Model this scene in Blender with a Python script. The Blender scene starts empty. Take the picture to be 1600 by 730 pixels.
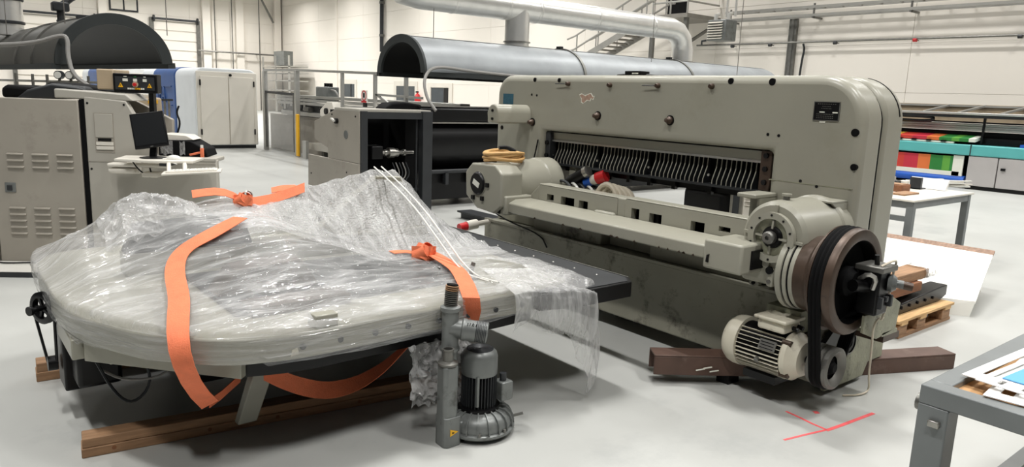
import bpy, bmesh, math, random
from mathutils import Vector, Matrix, noise
random.seed(7)
D = bpy.data
S = bpy.context.scene
COL = S.collection
R = math.radians
PI = math.pi

# ------------------------------------------------------------------ camera
F_PX, IW, IH = 1140.0, 1600, 730
CAM = Vector((0, 0, 1.55))
ROT = Matrix.Rotation(R(-39.0), 3, 'Z') @ Matrix.Rotation(R(90 - 10.6), 3, 'X') @ Matrix.Rotation(R(2.15), 3, 'Z')
cd = D.cameras.new('camera')
cd.sensor_width = 36.0
cd.lens = F_PX / IW * 36.0
cd.clip_start, cd.clip_end = 0.05, 200
cam = D.objects.new('camera', cd)
cam.matrix_world = Matrix.Translation(CAM) @ ROT.to_4x4()
COL.objects.link(cam)
S.camera = cam

# ------------------------------------------------------------------ world, lamps, exposure
S.view_settings.view_transform = 'Standard'
S.view_settings.look = 'None'
S.view_settings.gamma = 1.0
S.view_settings.use_curve_mapping = False
S.view_settings.exposure = -0.27
W = D.worlds.new('world')
S.world = W
W.use_nodes = True
W.node_tree.nodes['Background'].inputs[0].default_value = (0.93, 0.95, 1.0, 1)
W.node_tree.nodes['Background'].inputs[1].default_value = 0.05

def area(name, loc, sx, sy, power, col=(1, 0.985, 0.962)):
    l = D.lights.new(name, 'AREA')
    l.shape = 'RECTANGLE'
    l.spread = R(140)
    l.size, l.size_y, l.energy, l.color = sx, sy, power, col
    o = D.objects.new(name, l)
    o.location = loc
    COL.objects.link(o)
    return o

# rows of ceiling luminaires over the whole hall
LAMP_Z = 8.3
for ix, lx in enumerate((-1.2, 4.0, 9.2, 13.2, 16.6)):
    for iy, ly in enumerate((-1.4, 3.6, 9.0, 15.5, 23.0, 31.0, 39.5, 46.5)):
        near = iy < 4
        area('ceiling_lamp', (lx, ly, LAMP_Z), 0.35, 1.3, (1.2 if ix > 2 else 1.0) * (((270 if ix in (0, 1) else 170) if iy < 2 else 175) if near else 300))

# ------------------------------------------------------------------ materials
def lin(c):
    c = c / 255.0
    return c / 12.92 if c <= 0.04045 else ((c + 0.055) / 1.055) ** 2.4

def rgb(h):
    return (lin(h[0]), lin(h[1]), lin(h[2]), 1.0)

def mat(name, col, rough=0.5, metal=0.0, var=0.12, scale=3.0, bump=0.0, bscale=60.0,
        stain=None, samt=0.5, sscale=4.0, coat=0.0, stretch=(1, 1, 1), spec=0.5):
    m = D.materials.new(name)
    m.use_nodes = True
    nt = m.node_tree
    N, L = nt.nodes, nt.links
    p = N['Principled BSDF']
    p.inputs['Roughness'].default_value = rough
    p.inputs['Metallic'].default_value = metal
    p.inputs['Specular IOR Level'].default_value = spec
    p.inputs['Coat Weight'].default_value = coat
    tc = N.new('ShaderNodeTexCoord')
    mp = N.new('ShaderNodeMapping')
    mp.inputs['Scale'].default_value = stretch
    L.new(tc.outputs['Object'], mp.inputs['Vector'])
    nz = N.new('ShaderNodeTexNoise')
    nz.inputs['Scale'].default_value = scale
    nz.inputs['Detail'].default_value = 5
    L.new(mp.outputs[0], nz.inputs['Vector'])
    mr = N.new('ShaderNodeMapRange')
    mr.inputs['From Min'].default_value, mr.inputs['From Max'].default_value = 0.3, 0.7
    mr.inputs['To Min'].default_value, mr.inputs['To Max'].default_value = 1 - var, 1 + var
    L.new(nz.outputs['Fac'], mr.inputs['Value'])
    mx = N.new('ShaderNodeMix')
    mx.data_type = 'RGBA'
    mx.blend_type = 'MULTIPLY'
    mx.inputs['Factor'].default_value = 1.0
    mx.inputs['A'].default_value = rgb(col)
    L.new(mr.outputs[0], mx.inputs['B'])
    out = mx.outputs['Result']
    if stain:
        n2 = N.new('ShaderNodeTexNoise')
        n2.inputs['Scale'].default_value = sscale
        n2.inputs['Detail'].default_value = 8
        n2.inputs['Roughness'].default_value = 0.7
        L.new(mp.outputs[0], n2.inputs['Vector'])
        r2 = N.new('ShaderNodeMapRange')
        r2.inputs['From Min'].default_value, r2.inputs['From Max'].default_value = 0.56, 0.68
        r2.inputs['To Max'].default_value = samt
        L.new(n2.outputs['Fac'], r2.inputs['Value'])
        m2 = N.new('ShaderNodeMix')
        m2.data_type = 'RGBA'
        L.new(r2.outputs[0], m2.inputs['Factor'])
        L.new(out, m2.inputs['A'])
        m2.inputs['B'].default_value = rgb(stain)
        out = m2.outputs['Result']
    L.new(out, p.inputs['Base Color'])
    if bump:
        nb = N.new('ShaderNodeTexNoise')
        nb.inputs['Scale'].default_value = bscale
        nb.inputs['Detail'].default_value = 4
        L.new(mp.outputs[0], nb.inputs['Vector'])
        b = N.new('ShaderNodeBump')
        b.inputs['Strength'].default_value = bump
        b.inputs['Distance'].default_value = 0.01
        L.new(nb.outputs['Fac'], b.inputs['Height'])
        L.new(b.outputs[0], p.inputs['Normal'])
    return m

M = {}
M['floor'] = mat('polished_concrete', (180, 181, 177), 0.36, var=0.08, scale=0.9, stain=(154, 156, 154), samt=0.5, sscale=0.8, spec=0.4)
M['wall'] = mat('sandwich_panel', (233, 227, 217), 0.6, var=0.02, scale=0.3)
M['panel_backing'] = mat('wall_joint', (208, 202, 192), 0.7, var=0.02)  # slightly darker backing that shows in the panel joints
M['ceiling'] = mat('ceiling_sheet', (150, 150, 148), 0.8, var=0.03)
M['cutter'] = mat('grey_green_enamel', (152, 150, 137), 0.32, var=0.06, scale=1.6, stain=(140, 137, 120), samt=0.35, sscale=2.5, bump=0.03, bscale=30)
M['cutter_dirty'] = mat('grimy_enamel', (140, 138, 124), 0.5, var=0.13, scale=2.2, stain=(58, 52, 42), samt=0.85, sscale=4.0, bump=0.1, bscale=40)
M['worn'] = mat('oily_worn_enamel', (142, 142, 122), 0.5, var=0.2, scale=9, stain=(48, 44, 36), samt=0.9, sscale=12, bump=0.25, bscale=50)
M['chip'] = mat('bare_primer', (166, 138, 120), 0.8, var=0.25, scale=40)
M['black'] = mat('black_paint', (13, 13, 14), 0.35, var=0.2, scale=6, spec=0.3)
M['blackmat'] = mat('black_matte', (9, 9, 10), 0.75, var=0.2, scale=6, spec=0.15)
M['dark'] = mat('dark_grey_steel', (48, 50, 52), 0.45, 0.2, var=0.15, scale=5)
M['rust'] = mat('brown_steel', (74, 60, 50), 0.42, 0.4, var=0.25, scale=7, stain=(50, 40, 36), samt=0.7, sscale=6)
M['channel'] = mat('primed_channel', (92, 70, 60), 0.55, 0.1, var=0.2, scale=6, stain=(120, 100, 90), samt=0.5, sscale=9)
M['steel'] = mat('bare_steel', (168, 166, 160), 0.3, 0.85, var=0.15, scale=9)
M['steel_dull'] = mat('dull_steel', (120, 119, 114), 0.45, 0.7, var=0.18, scale=8)
M['castgrey'] = mat('cast_aluminium', (118, 121, 119), 0.4, 0.35, var=0.14, scale=8, stain=(60, 58, 54), samt=0.6, sscale=11)
M['cream'] = mat('cream_enamel', (214, 208, 190), 0.35, var=0.08, scale=6, stain=(120, 100, 82), samt=0.6, sscale=8)
M['white'] = mat('white_plastic', (222, 221, 214), 0.4, var=0.03)
M['offwhite'] = mat('off_white_steel', (218, 213, 202), 0.4, var=0.04, scale=2)
M['cabgrey'] = mat('cabinet_grey', (158, 152, 141), 0.42, var=0.06, scale=2.0, stain=(120, 112, 102), samt=0.4, sscale=2.2)
M['cabgrey2'] = mat('cabinet_grey_pale', (172, 168, 158), 0.42, var=0.05, scale=2.0)
M['platform'] = mat('platform_grey', (205, 203, 196), 0.5, var=0.05)
M['blue'] = mat('blue_panel', (52, 86, 142), 0.45, var=0.05)
M['panelwhite'] = mat('white_blue_panel', (222, 226, 228), 0.4, var=0.03)
M['beige'] = mat('beige_unit', (176, 158, 132), 0.5, var=0.06)
M['hood'] = mat('hood_grey', (92, 91, 87), 0.4, 0.45, var=0.14, scale=2.0)
M['hood_dark'] = mat('hood_dark', (50, 54, 54), 0.55, 0.2, var=0.1, scale=2.0)
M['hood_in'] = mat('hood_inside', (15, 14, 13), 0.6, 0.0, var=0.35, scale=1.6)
M['galv'] = mat('galvanised_sheet', (140, 144, 146), 0.45, 0.35, var=0.12, scale=2.5, bump=0.02, bscale=8)
M['foil'] = mat('foil_insulation', (222, 221, 217), 0.3, 0.6, var=0.06, scale=4, bump=0.35, bscale=9)
M['alu'] = mat('aluminium_profile', (188, 187, 182), 0.35, 0.6, var=0.06)
M['railing'] = mat('railing_galvanised', (168, 166, 160), 0.45, 0.5, var=0.08)
M['yellow'] = mat('yellow_guard', (236, 178, 30), 0.45, var=0.04)
M['red'] = mat('red_plastic', (196, 34, 38), 0.4, var=0.06)
M['sticker'] = mat('blue_sticker', (52, 92, 108), 0.4, var=0.2, scale=60)
M['orange'] = mat('orange_webbing', (230, 122, 82), 0.75, var=0.1, scale=18, bump=0.35, bscale=220, stain=(196, 96, 62), samt=0.5, sscale=9)
M['wood'] = mat('pine_wood', (158, 122, 90), 0.7, var=0.22, scale=5, stretch=(1, 9, 9), bump=0.2, bscale=20, stain=(96, 66, 44), samt=0.7, sscale=2.6)
M['woodraw'] = mat('pallet_wood', (206, 168, 118), 0.75, var=0.2, scale=5, stretch=(1, 8, 8), stain=(150, 112, 74), samt=0.5, sscale=2.6)
M['wooddark'] = mat('brown_timber', (132, 86, 56), 0.7, var=0.25, scale=5, stretch=(1, 8, 8), stain=(64, 46, 36), samt=0.7, sscale=3)
M['hose'] = mat('tan_hose', (206, 164, 106), 0.55, var=0.12, scale=20)
M['cable'] = mat('grey_cable', (132, 130, 126), 0.5, var=0.05)
M['wire'] = mat('thin_wire', (120, 116, 110), 0.5, 0.3, var=0.05)
M['cablecream'] = mat('cream_cable', (206, 196, 176), 0.5, var=0.08)
M['teal'] = mat('turquoise_beam', (88, 170, 168), 0.4, var=0.04)
M['lav'] = mat('printer_grey', (176, 172, 170), 0.45, var=0.03)
M['frame_grey'] = mat('table_frame_grey', (118, 122, 122), 0.4, 0.15, var=0.07, scale=8)
M['board'] = mat('white_board', (240, 238, 230), 0.5, var=0.03)
M['paper'] = mat('paper', (240, 240, 238), 0.75, var=0.02)
M['sky'] = mat('blue_print', (96, 168, 222), 0.6, var=0.06)
M['cardboard'] = mat('cardboard', (204, 160, 112), 0.8, var=0.1, scale=12)
M['redspray'] = mat('red_spray_paint', (238, 96, 98), 0.7, var=0.12, scale=30)
M['screen'] = mat('dark_screen', (20, 22, 24), 0.3, var=0.03)
M['glass'] = mat('dark_glass', (58, 66, 72), 0.15, var=0.1)
M['flag_red'] = mat('print_red', (196, 60, 48), 0.5, var=0.06)
M['flag_orange'] = mat('print_orange', (214, 112, 56), 0.5, var=0.06)
M['flag_green'] = mat('print_green', (40, 122, 52), 0.5, var=0.06)
M['flag_blue'] = mat('print_blue', (24, 84, 178), 0.5, var=0.06)
M['flag_yellow'] = mat('print_yellow', (232, 186, 70), 0.5, var=0.06)
M['flag_crimson'] = mat('print_crimson', (190, 44, 62), 0.5, var=0.06)
M['flag_leaf'] = mat('print_leaf_green', (92, 158, 60), 0.5, var=0.06)
M['steps'] = mat('grating_step', (140, 136, 128), 0.5, 0.3, var=0.1)
M['lightprint'] = mat('print_white', (226, 226, 214), 0.6, var=0.02)

def film_mat(name, lo, hi, scale, stretch, rot, bump, bub=0.0, power=9.0, rough=0.1, fine=0.12):
    m = D.materials.new(name)
    m.use_nodes = True
    nt = m.node_tree
    N, L = nt.nodes, nt.links
    p = N['Principled BSDF']
    p.inputs['Base Color'].default_value = (0.70, 0.70, 0.69, 1)
    p.inputs['Roughness'].default_value = rough
    p.inputs['Specular IOR Level'].default_value = 0.8
    tc = N.new('ShaderNodeTexCoord')
    def math_(op, a, b=None):
        n = N.new('ShaderNodeMath')
        n.operation = op
        for k, v in enumerate((a, b)):
            if v is None:
                continue
            if isinstance(v, (int, float)):
                n.inputs[k].default_value = v
            else:
                L.new(v, n.inputs[k])
        return n.outputs[0]
    def creases(sc, st, rz, pw):
        mp = N.new('ShaderNodeMapping')
        mp.inputs['Scale'].default_value = st
        mp.inputs['Rotation'].default_value = (0, 0, rz)
        L.new(tc.outputs['Object'], mp.inputs['Vector'])
        nz = N.new('ShaderNodeTexNoise')
        nz.inputs['Scale'].default_value = sc
        nz.inputs['Detail'].default_value = 3
        nz.inputs['Distortion'].default_value = 0.6
        L.new(mp.outputs[0], nz.inputs['Vector'])
        a = math_('ABSOLUTE', math_('SUBTRACT', math_('MULTIPLY', nz.outputs['Fac'], 2.0), 1.0))
        return math_('POWER', math_('SUBTRACT', 1.0, a), pw)
    c1 = creases(scale, stretch, rot, power)
    c2 = creases(scale * 2.3, stretch, rot + 0.9, power)
    c3 = creases(scale * 5.0, stretch, rot - 0.5, power * 0.8)
    h = math_('ADD', math_('ADD', c1, math_('MULTIPLY', c2, 0.5)), math_('MULTIPLY', c3, fine))
    hz = N.new('ShaderNodeTexNoise')
    hz.inputs['Scale'].default_value = 2.2
    hz.inputs['Detail'].default_value = 3
    L.new(tc.outputs['Object'], hz.inputs['Vector'])
    lw = N.new('ShaderNodeLayerWeight')
    lw.inputs['Blend'].default_value = 0.25
    f = math_('ADD', math_('MULTIPLY', h, 0.45), math_('MULTIPLY', math_('SUBTRACT', hz.outputs['Fac'], 0.35), 0.9))
    f = math_('ADD', f, math_('MULTIPLY', lw.outputs['Facing'], 0.3))
    mr = N.new('ShaderNodeMapRange')
    mr.inputs['To Min'].default_value, mr.inputs['To Max'].default_value = lo, hi
    L.new(f, mr.inputs['Value'])
    if bub:
        v = N.new('ShaderNodeTexVoronoi')
        v.inputs['Scale'].default_value = bub
        L.new(tc.outputs['Object'], v.inputs['Vector'])
        h = math_('SUBTRACT', h, math_('MULTIPLY', v.outputs['Distance'], 0.9))
    b = N.new('ShaderNodeBump')
    b.inputs['Strength'].default_value = bump
    b.inputs['Distance'].default_value = 0.02
    L.new(h, b.inputs['Height'])
    L.new(b.outputs[0], p.inputs['Normal'])
    t = N.new('ShaderNodeBsdfTransparent')
    t.inputs[0].default_value = (0.95, 0.95, 0.95, 1)
    ms = N.new('ShaderNodeMixShader')
    L.new(mr.outputs[0], ms.inputs[0])
    L.new(t.outputs[0], ms.inputs[1])
    L.new(p.outputs[0], ms.inputs[2])
    L.new(ms.outputs[0], N['Material Output'].inputs['Surface'])
    return m

M['film'] = film_mat('stretch_film', 0.06, 0.6, 1.7, (0.8, 4.5, 1.0), 0.3, 0.34)
M['film_side'] = film_mat('stretch_film_side', 0.05, 0.55, 1.6, (0.6, 0.6, 14), 0.0, 0.5)
M['bubble'] = film_mat('bubble_wrap', 0.2, 0.75, 1.8, (4, 0.8, 0.8), 0.6, 0.55, 80, 9.0, 0.09)
M['bag'] = film_mat('loose_plastic', 0.09, 0.66, 4, (1.5, 1.5, 0.8), 0.2, 0.5)
M['drape'] = film_mat('hanging_film', 0.14, 0.72, 2.6, (3.2, 3.2, 0.5), 0.0, 0.4)
M['clear'] = film_mat('clear_guard_panel', 0.10, 0.2, 2, (1, 1, 1), 0.0, 0.0)

# ------------------------------------------------------------------ mesh builder
class B:
    def __init__(s):
        s.v, s.f = [], []
    def add(s, vs, fs):
        o = len(s.v)
        s.v += [tuple(v) for v in vs]
        s.f += [tuple(i + o for i in f) for f in fs]
        return s
    def box(s, x0, x1, y0, y1, z0, z1, rot=None, c=None):
        vs = [Vector((x, y, z)) for z in (z0, z1) for y in (y0, y1) for x in (x0, x1)]
        if rot is not None:
            c = Vector(c) if c is not None else sum(vs, Vector()) / 8
            vs = [c + rot @ (v - c) for v in vs]
        return s.add(vs, [(0, 2, 3, 1), (4, 5, 7, 6), (0, 1, 5, 4), (2, 6, 7, 3), (0, 4, 6, 2), (1, 3, 7, 5)])
    def prism(s, poly, a, b, axis='x'):
        def P(q, t):
            u, w = q
            return (t, u, w) if axis == 'x' else ((u, t, w) if axis == 'y' else (u, w, t))
        n = len(poly)
        vs = [P(q, a) for q in poly] + [P(q, b) for q in poly]
        fs = [tuple(range(n)), tuple(range(2 * n - 1, n - 1, -1))]
        fs += [(i, (i + 1) % n, n + (i + 1) % n, n + i) for i in range(n)]
        return s.add(vs, fs)
    def lathe(s, prof, o, axis, seg=32, a0=0.0, a1=2 * PI):
        o, ax = Vector(o), Vector(axis).normalized()
        u = ax.orthogonal().normalized()
        w = ax.cross(u)
        full = abs(a1 - a0 - 2 * PI) < 1e-6
        k = seg if full else seg + 1
        vs = []
        for r, h in prof:
            for i in range(k):
                t = a0 + (a1 - a0) * i / seg
                vs.append(o + ax * h + (u * math.cos(t) + w * math.sin(t)) * max(r, 1e-5))
        fs = []
        for j in range(len(prof) - 1):
            for i in range(seg):
                i2 = (i + 1) % k
                fs.append((j * k + i, j * k + i2, (j + 1) * k + i2, (j + 1) * k + i))
        return s.add(vs, fs)
    def cyl(s, p0, p1, r, seg=16, r1=None):
        p0, p1 = Vector(p0), Vector(p1)
        L = (p1 - p0).length
        r1 = r if r1 is None else r1
        return s.lathe([(0, 0), (r, 0), (r1, L), (0, L)], p0, p1 - p0, seg)
    def tube(s, pts, r, seg=8, smooth=0):
        pts = [Vector(p) for p in pts]
        for _ in range(smooth):
            q = [pts[0]]
            for a, b in zip(pts[:-1], pts[1:]):
                q += [a * 0.75 + b * 0.25, a * 0.25 + b * 0.75]
            pts = q + [pts[-1]]
        rs = r if isinstance(r, (list, tuple)) else [r] * len(pts)
        n = len(pts)
        u = None
        vs = []
        for i, p in enumerate(pts):
            d = (pts[min(i + 1, n - 1)] - pts[max(i - 1, 0)]).normalized()
            if u is None:
                u = d.orthogonal().normalized()
            u = (u - d * u.dot(d))
            u = u.normalized() if u.length > 1e-6 else d.orthogonal().normalized()
            w = d.cross(u)
            for k in range(seg):
                t = 2 * PI * k / seg
                vs.append(p + (u * math.cos(t) + w * math.sin(t)) * rs[i])
        fs = []
        for i in range(n - 1):
            for k in range(seg):
                k2 = (k + 1) % seg
                fs.append((i * seg + k, i * seg + k2, (i + 1) * seg + k2, (i + 1) * seg + k))
        fs += [tuple(range(seg - 1, -1, -1)), tuple((n - 1) * seg + k for k in range(seg))]
        return s.add(vs, fs)
    def bar(s, p0, p1, w, h, up=(0, 0, 1)):
        p0, p1, up = Vector(p0), Vector(p1), Vector(up)
        d = (p1 - p0).normalized()
        sx = d.cross(up)
        sx = sx.normalized() if sx.length > 1e-6 else d.orthogonal().normalized()
        sz = sx.cross(d)
        vs = [p + sx * a * w / 2 + sz * b * h / 2 for p in (p0, p1) for b in (-1, 1) for a in (-1, 1)]
        return s.add(vs, [(0, 2, 3, 1), (4, 5, 7, 6), (0, 1, 5, 4), (2, 6, 7, 3), (0, 4, 6, 2), (1, 3, 7, 5)])
    def wall_holes(s, u0, u1, z0, z1, holes, t0, t1, axis='x'):
        us = sorted({u0, u1, *[h[0] for h in holes], *[h[1] for h in holes]})
        zs = sorted({z0, z1, *[h[2] for h in holes], *[h[3] for h in holes]})
        for a, b in zip(us[:-1], us[1:]):
            run = None
            cells = []
            for c, d in zip(zs[:-1], zs[1:]):
                mu, mz = (a + b) / 2, (c + d) / 2
                solid = not any(h[0] < mu < h[1] and h[2] < mz < h[3] for h in holes)
                if solid:
                    run = (run[0], d) if run else (c, d)
                elif run:
                    cells.append(run)
                    run = None
            if run:
                cells.append(run)
            for c, d in cells:
                if axis == 'x':
                    s.box(t0, t1, a, b, c, d)
                else:
                    s.box(a, b, t0, t1, c, d)
        return s
    def ribbon(s, pts, wv, th=0.003):
        n = len(pts)
        pts = [Vector(p) for p in pts]
        vs = []
        for i, p in enumerate(pts):
            d = (pts[min(i + 1, n - 1)] - pts[max(i - 1, 0)]).normalized()
            w = Vector(wv[i])
            nn = d.cross(w).normalized() * th
            vs += [p - w / 2, p + w / 2, p + w / 2 + nn, p - w / 2 + nn]
        fs = []
        for i in range(n - 1):
            a, b = 4 * i, 4 * i + 4
            fs += [(a, a + 1, b + 1, b), (a + 1, a + 2, b + 2, b + 1), (a + 2, a + 3, b + 3, b + 2), (a + 3, a, b, b + 3)]
        fs += [(3, 2, 1, 0), tuple(4 * (n - 1) + k for k in range(4))]
        return s.add(vs, fs)
    def grid(s, fn, nu, nv, closed_u=False):
        vs = [fn(i, j) for j in range(nv) for i in range(nu)]
        fs = []
        for j in range(nv - 1):
            for i in range(nu if closed_u else nu - 1):
                i2 = (i + 1) % nu
                fs.append((j * nu + i, j * nu + i2, (j + 1) * nu + i2, (j + 1) * nu + i))
        return s.add(vs, fs)
    def mesh(s, name, m, sharp=35, recalc=True):
        me = D.meshes.new(name)
        me.from_pydata(s.v, [], s.f)
        if recalc:
            bm = bmesh.new()
            bm.from_mesh(me)
            bmesh.ops.recalc_face_normals(bm, faces=bm.faces)
            bm.to_mesh(me)
            bm.free()
        me.polygons.foreach_set('use_smooth', [True] * len(me.polygons))
        me.set_sharp_from_angle(angle=R(sharp))
        me.materials.append(M[m] if isinstance(m, str) else m)
        return me
    def build(s, name, m, parent=None, bevel=0.0, seg=2, sharp=35, local=False, recalc=True):
        o = D.objects.new(name, s.mesh(name, m, sharp, recalc))
        COL.objects.link(o)
        if parent is not None:
            o.parent = parent
            if not local:
                mw = parent.matrix_basis.copy()
                if parent.parent is not None:
                    mw = parent.parent.matrix_basis @ parent.matrix_parent_inverse @ mw
                o.matrix_parent_inverse = mw.inverted()
        if bevel:
            b = o.modifiers.new('bevel', 'BEVEL')
            b.width, b.segments, b.limit_method, b.angle_limit = bevel, seg, 'ANGLE', R(40)
            b.use_clamp_overlap = True
        return o

def share(o, name=None, parent=None, loc=None, rot=None):
    c = o.copy()
    if name:
        c.name = name
    COL.objects.link(c)
    if parent is not None:
        c.parent = parent
    if loc is not None:
        c.location = loc
    if rot is not None:
        c.rotation_euler = rot
    return c

def thing(name, label, cat, loc=(0, 0, 0), rz=0.0, group=None):
    o = D.objects.new(name, None)
    COL.objects.link(o)
    o.empty_display_size = 0.1
    o.location = loc
    o.rotation_euler = (0, 0, rz)
    o['label'], o['category'] = label, cat
    if group:
        o['group'] = group
    o.matrix_basis = Matrix.Translation(loc) @ Matrix.Rotation(rz, 4, 'Z')
    return o

def tag(o, label, cat, group=None):
    o['label'], o['category'] = label, cat
    if group:
        o['group'] = group
    return o

def struct(o):
    o['kind'] = 'structure'
    return o

def ray(x, y):
    return ROT @ Vector(((x - IW / 2) / F_PX, -(y - IH / 2) / F_PX, -1.0))
def atx(x, y, X):
    d = ray(x, y); return CAM + d * ((X - CAM.x) / d.x)
def aty(x, y, Y):
    d = ray(x, y); return CAM + d * ((Y - CAM.y) / d.y)
def atz(x, y, Z=0.0):
    d = ray(x, y); return CAM + d * ((Z - CAM.z) / d.z)
def arc(cx, cy, r, a0, a1, n=8):
    return [(cx + r * math.cos(R(a0 + (a1 - a0) * i / n)), cy + r * math.sin(R(a0 + (a1 - a0) * i / n))) for i in range(n + 1)]
# ------------------------------------------------------------------ the setting
WX, WY = 20.0, 51.0
struct(B().box(-14, WX + 0.3, -13, WY + 0.3, -0.2, 0).build('floor', 'floor'))
struct(B().box(-14, WX + 0.3, -13, WY + 0.3, 9.0, 9.2).build('ceiling', 'ceiling'))
wb = struct(B().box(WX, WX + 0.25, -13, WY + 0.3, 0, 9.0).build('wall_back', 'panel_backing'))
wl = struct(B().box(-14, WX, WY, WY + 0.25, 0, 9.0).build('wall_left', 'panel_backing'))
PH = 1.25
zs = [0.78 + PH * k for k in range(-1, 7)]
pan = None
for k in range(10):
    y0 = -9.3 + 6.0 * k
    for z in zs:
        z0, z1 = max(z, 0.0) + 0.003, min(z + PH, 9.0) - 0.003
        if y0 > WY - 1 or z1 - z0 < 0.1:
            continue
        B().box(WX - 0.03, WX + 0.02, y0 + 0.004, min(y0 + 5.996, WY), z0, z1).build('wall_panel', 'wall', wb, bevel=0.004)
for k in range(6):
    x0 = WX - 6.0 * (k + 1)
    for z in zs:
        z0, z1 = max(z, 0.0) + 0.003, min(z + PH, 9.0) - 0.003
        B().box(x0 + 0.004, x0 + 5.996, WY - 0.03, WY + 0.02, z0, z1).build('wall_panel', 'wall', wl, bevel=0.006)

# sectional doors in the far wall
for i, (a, b, h) in enumerate(((11.7, 14.45, 5.45), (4.4, 8.6, 5.2))):
    d = struct(B().box(a, b, WY - 0.09, WY - 0.02, 0, h).build('door_%d' % (i + 1), 'panel_backing'))
    for k in range(9):
        B().box(a + 0.1, b - 0.1, WY - 0.13, WY - 0.08, 0.05 + k * h / 9, (k + 1) * h / 9 - 0.03).build('door_section', 'wall', d, bevel=0.01)
    for x in (a, b):
        B().box(x - 0.11, x + 0.11, WY - 0.25, WY - 0.03, 0, h + 0.15).build('door_track', 'steel_dull', d)
    B().cyl((a, WY - 0.3, h + 0.1), (b, WY - 0.3, h + 0.1), 0.07, 10).build('spring_shaft', 'dark', d)
    for x in (a + 0.1, b - 0.05):
        B().cyl((x - 0.04, WY - 0.3, h + 0.1), (x + 0.04, WY - 0.3, h + 0.1), 0.2, 14).build('cable_drum', 'dark', d)
# windows and doors of the back wall
def wall_window(n, y0, y1, z0, z1, mull=True):
    o = struct(B().wall_holes(y0 - 0.25, y1 + 0.25, z0 - 0.15, z1 + 0.25, [(y0, y1, z0, z1)], WX - 0.07, WX - 0.03).build('window_%d' % n, 'offwhite'))
    B().box(WX - 0.05, WX - 0.032, y0, y1, z0, z1).build('pane', 'glass', o)
    if mull:
        B().box(WX - 0.075, WX - 0.035, y0 + 0.25 * (y1 - y0), y0 + 0.25 * (y1 - y0) + 0.1, z0, z1).build('mullion', 'dark', o)
wall_window(1, 39.75, 41.5, 1.2, 1.95)
wall_window(2, 33.0, 34.9, 1.0, 1.9, False)
dk = struct(B().wall_holes(29.55, 31.75, 0, 2.08, [(29.85, 31.45, 0, 1.87)], WX - 0.09, WX - 0.03).build('door_3', 'offwhite'))
B().box(WX - 0.05, WX - 0.032, 30.35, 31.43, 0, 1.85).build('door_leaf', 'glass', dk)
B().box(WX - 0.06, WX - 0.032, 29.87, 30.3, 0, 1.85).build('side_light', 'black', dk)
de = struct(B().box(WX - 0.07, WX - 0.03, 15.95, 16.75, 4.2, 6.3).build('door_4', 'black'))
B().box(WX - 0.1, WX - 0.06, 16.1, 16.13, 5.2, 5.4).build('door_handle', 'steel', de)
wn = struct(B().box(9.4, 11.0, WY - 0.1, WY - 0.03, 5.8, 7.2).build('window_3', 'dark'))
for k in range(2):
    B().box(9.5 + k * 0.75, 10.15 + k * 0.75, WY - 0.12, WY - 0.09, 5.9, 7.1).build('pane', 'offwhite', wn)
# columns
for i, (x, y, w) in enumerate(((14.95, WY - 0.2, 0.5), (WX - 0.35, WY - 0.25, 0.45), (9.0, WY - 0.2, 0.45), (17.1, WY - 0.16, 0.5))):
    struct(B().box(x - w / 2, x + w / 2, y - 0.16, y + 0.16, 0, 9.0).build('trim_%d' % (i + 1), 'wall', bevel=0.02))
struct(B().box(WX - 0.1, WX - 0.03, 51 - 9.0, 51 - 8.8, 0, 9).build('trim_5', 'wall'))

# pipes on the walls
def pipe(label, pts, r, m='steel_dull', cat='pipe', smooth=0, name='wall_pipe', seg=8, group=None):
    return tag(B().tube(pts, r, seg, smooth).build(name, m), label, cat, group)
p = pipe('long thin sprinkler pipe along the white wall above the printer', [(WX - 0.22, -5, 3.33), (WX - 0.22, 15.3, 3.4)], 0.028)
for y in (6.2, 8.5, 10.6, 12.6, 13.9):
    B().cyl((WX - 0.22, y, 3.34), (WX - 0.22, y + 0.09, 3.34), 0.05, 8).build('clamp', 'red' if y == 8.5 else 'dark', p)
    B().box(WX - 0.23, WX - 0.03, y + 0.03, y + 0.05, 3.33, 3.35).build('bracket', 'steel_dull', p)
p = pipe('thin horizontal pipe across the far left wall beside the roller door', [(14.3, WY - 0.5, 3.75), (19.6, WY - 0.5, 3.75)], 0.05)
for x in (15.6, 16.9, 18.2):
    B().box(x, x + 0.06, WY - 0.5, WY - 0.03, 3.7, 3.74).build('bracket', 'steel_dull', p)
for x, l in ((15.45, 'thin vertical conduit nearest the roller door on the far wall'), (16.55, 'thin vertical conduit with a ring on the far left wall'), (18.35, 'thin vertical conduit nearest the far hall corner')):
    pipe(l, [(x, WY - 0.4, 0), (x, WY - 0.4, 9.0)], 0.035, name='conduit', cat='conduit')
p = pipe('tall dark vertical drainpipe on the white back wall', [(WX - 0.18, 36.3, 3.7), (WX - 0.18, 36.3, 8.98)], 0.11, 'dark', name='drainpipe')
for z in (4.5, 6.2):
    B().cyl((WX - 0.18, 36.3, z), (WX - 0.18, 36.3, z + 0.12), 0.14, 10).build('collar', 'steel_dull', p)
pipe('slanted steel brace by the far corner of the hall', [(17.6, WY - 0.5, 9.0), (19.3, WY - 0.5, 5.9)], 0.07, name='steel_brace', cat='brace')

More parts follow.
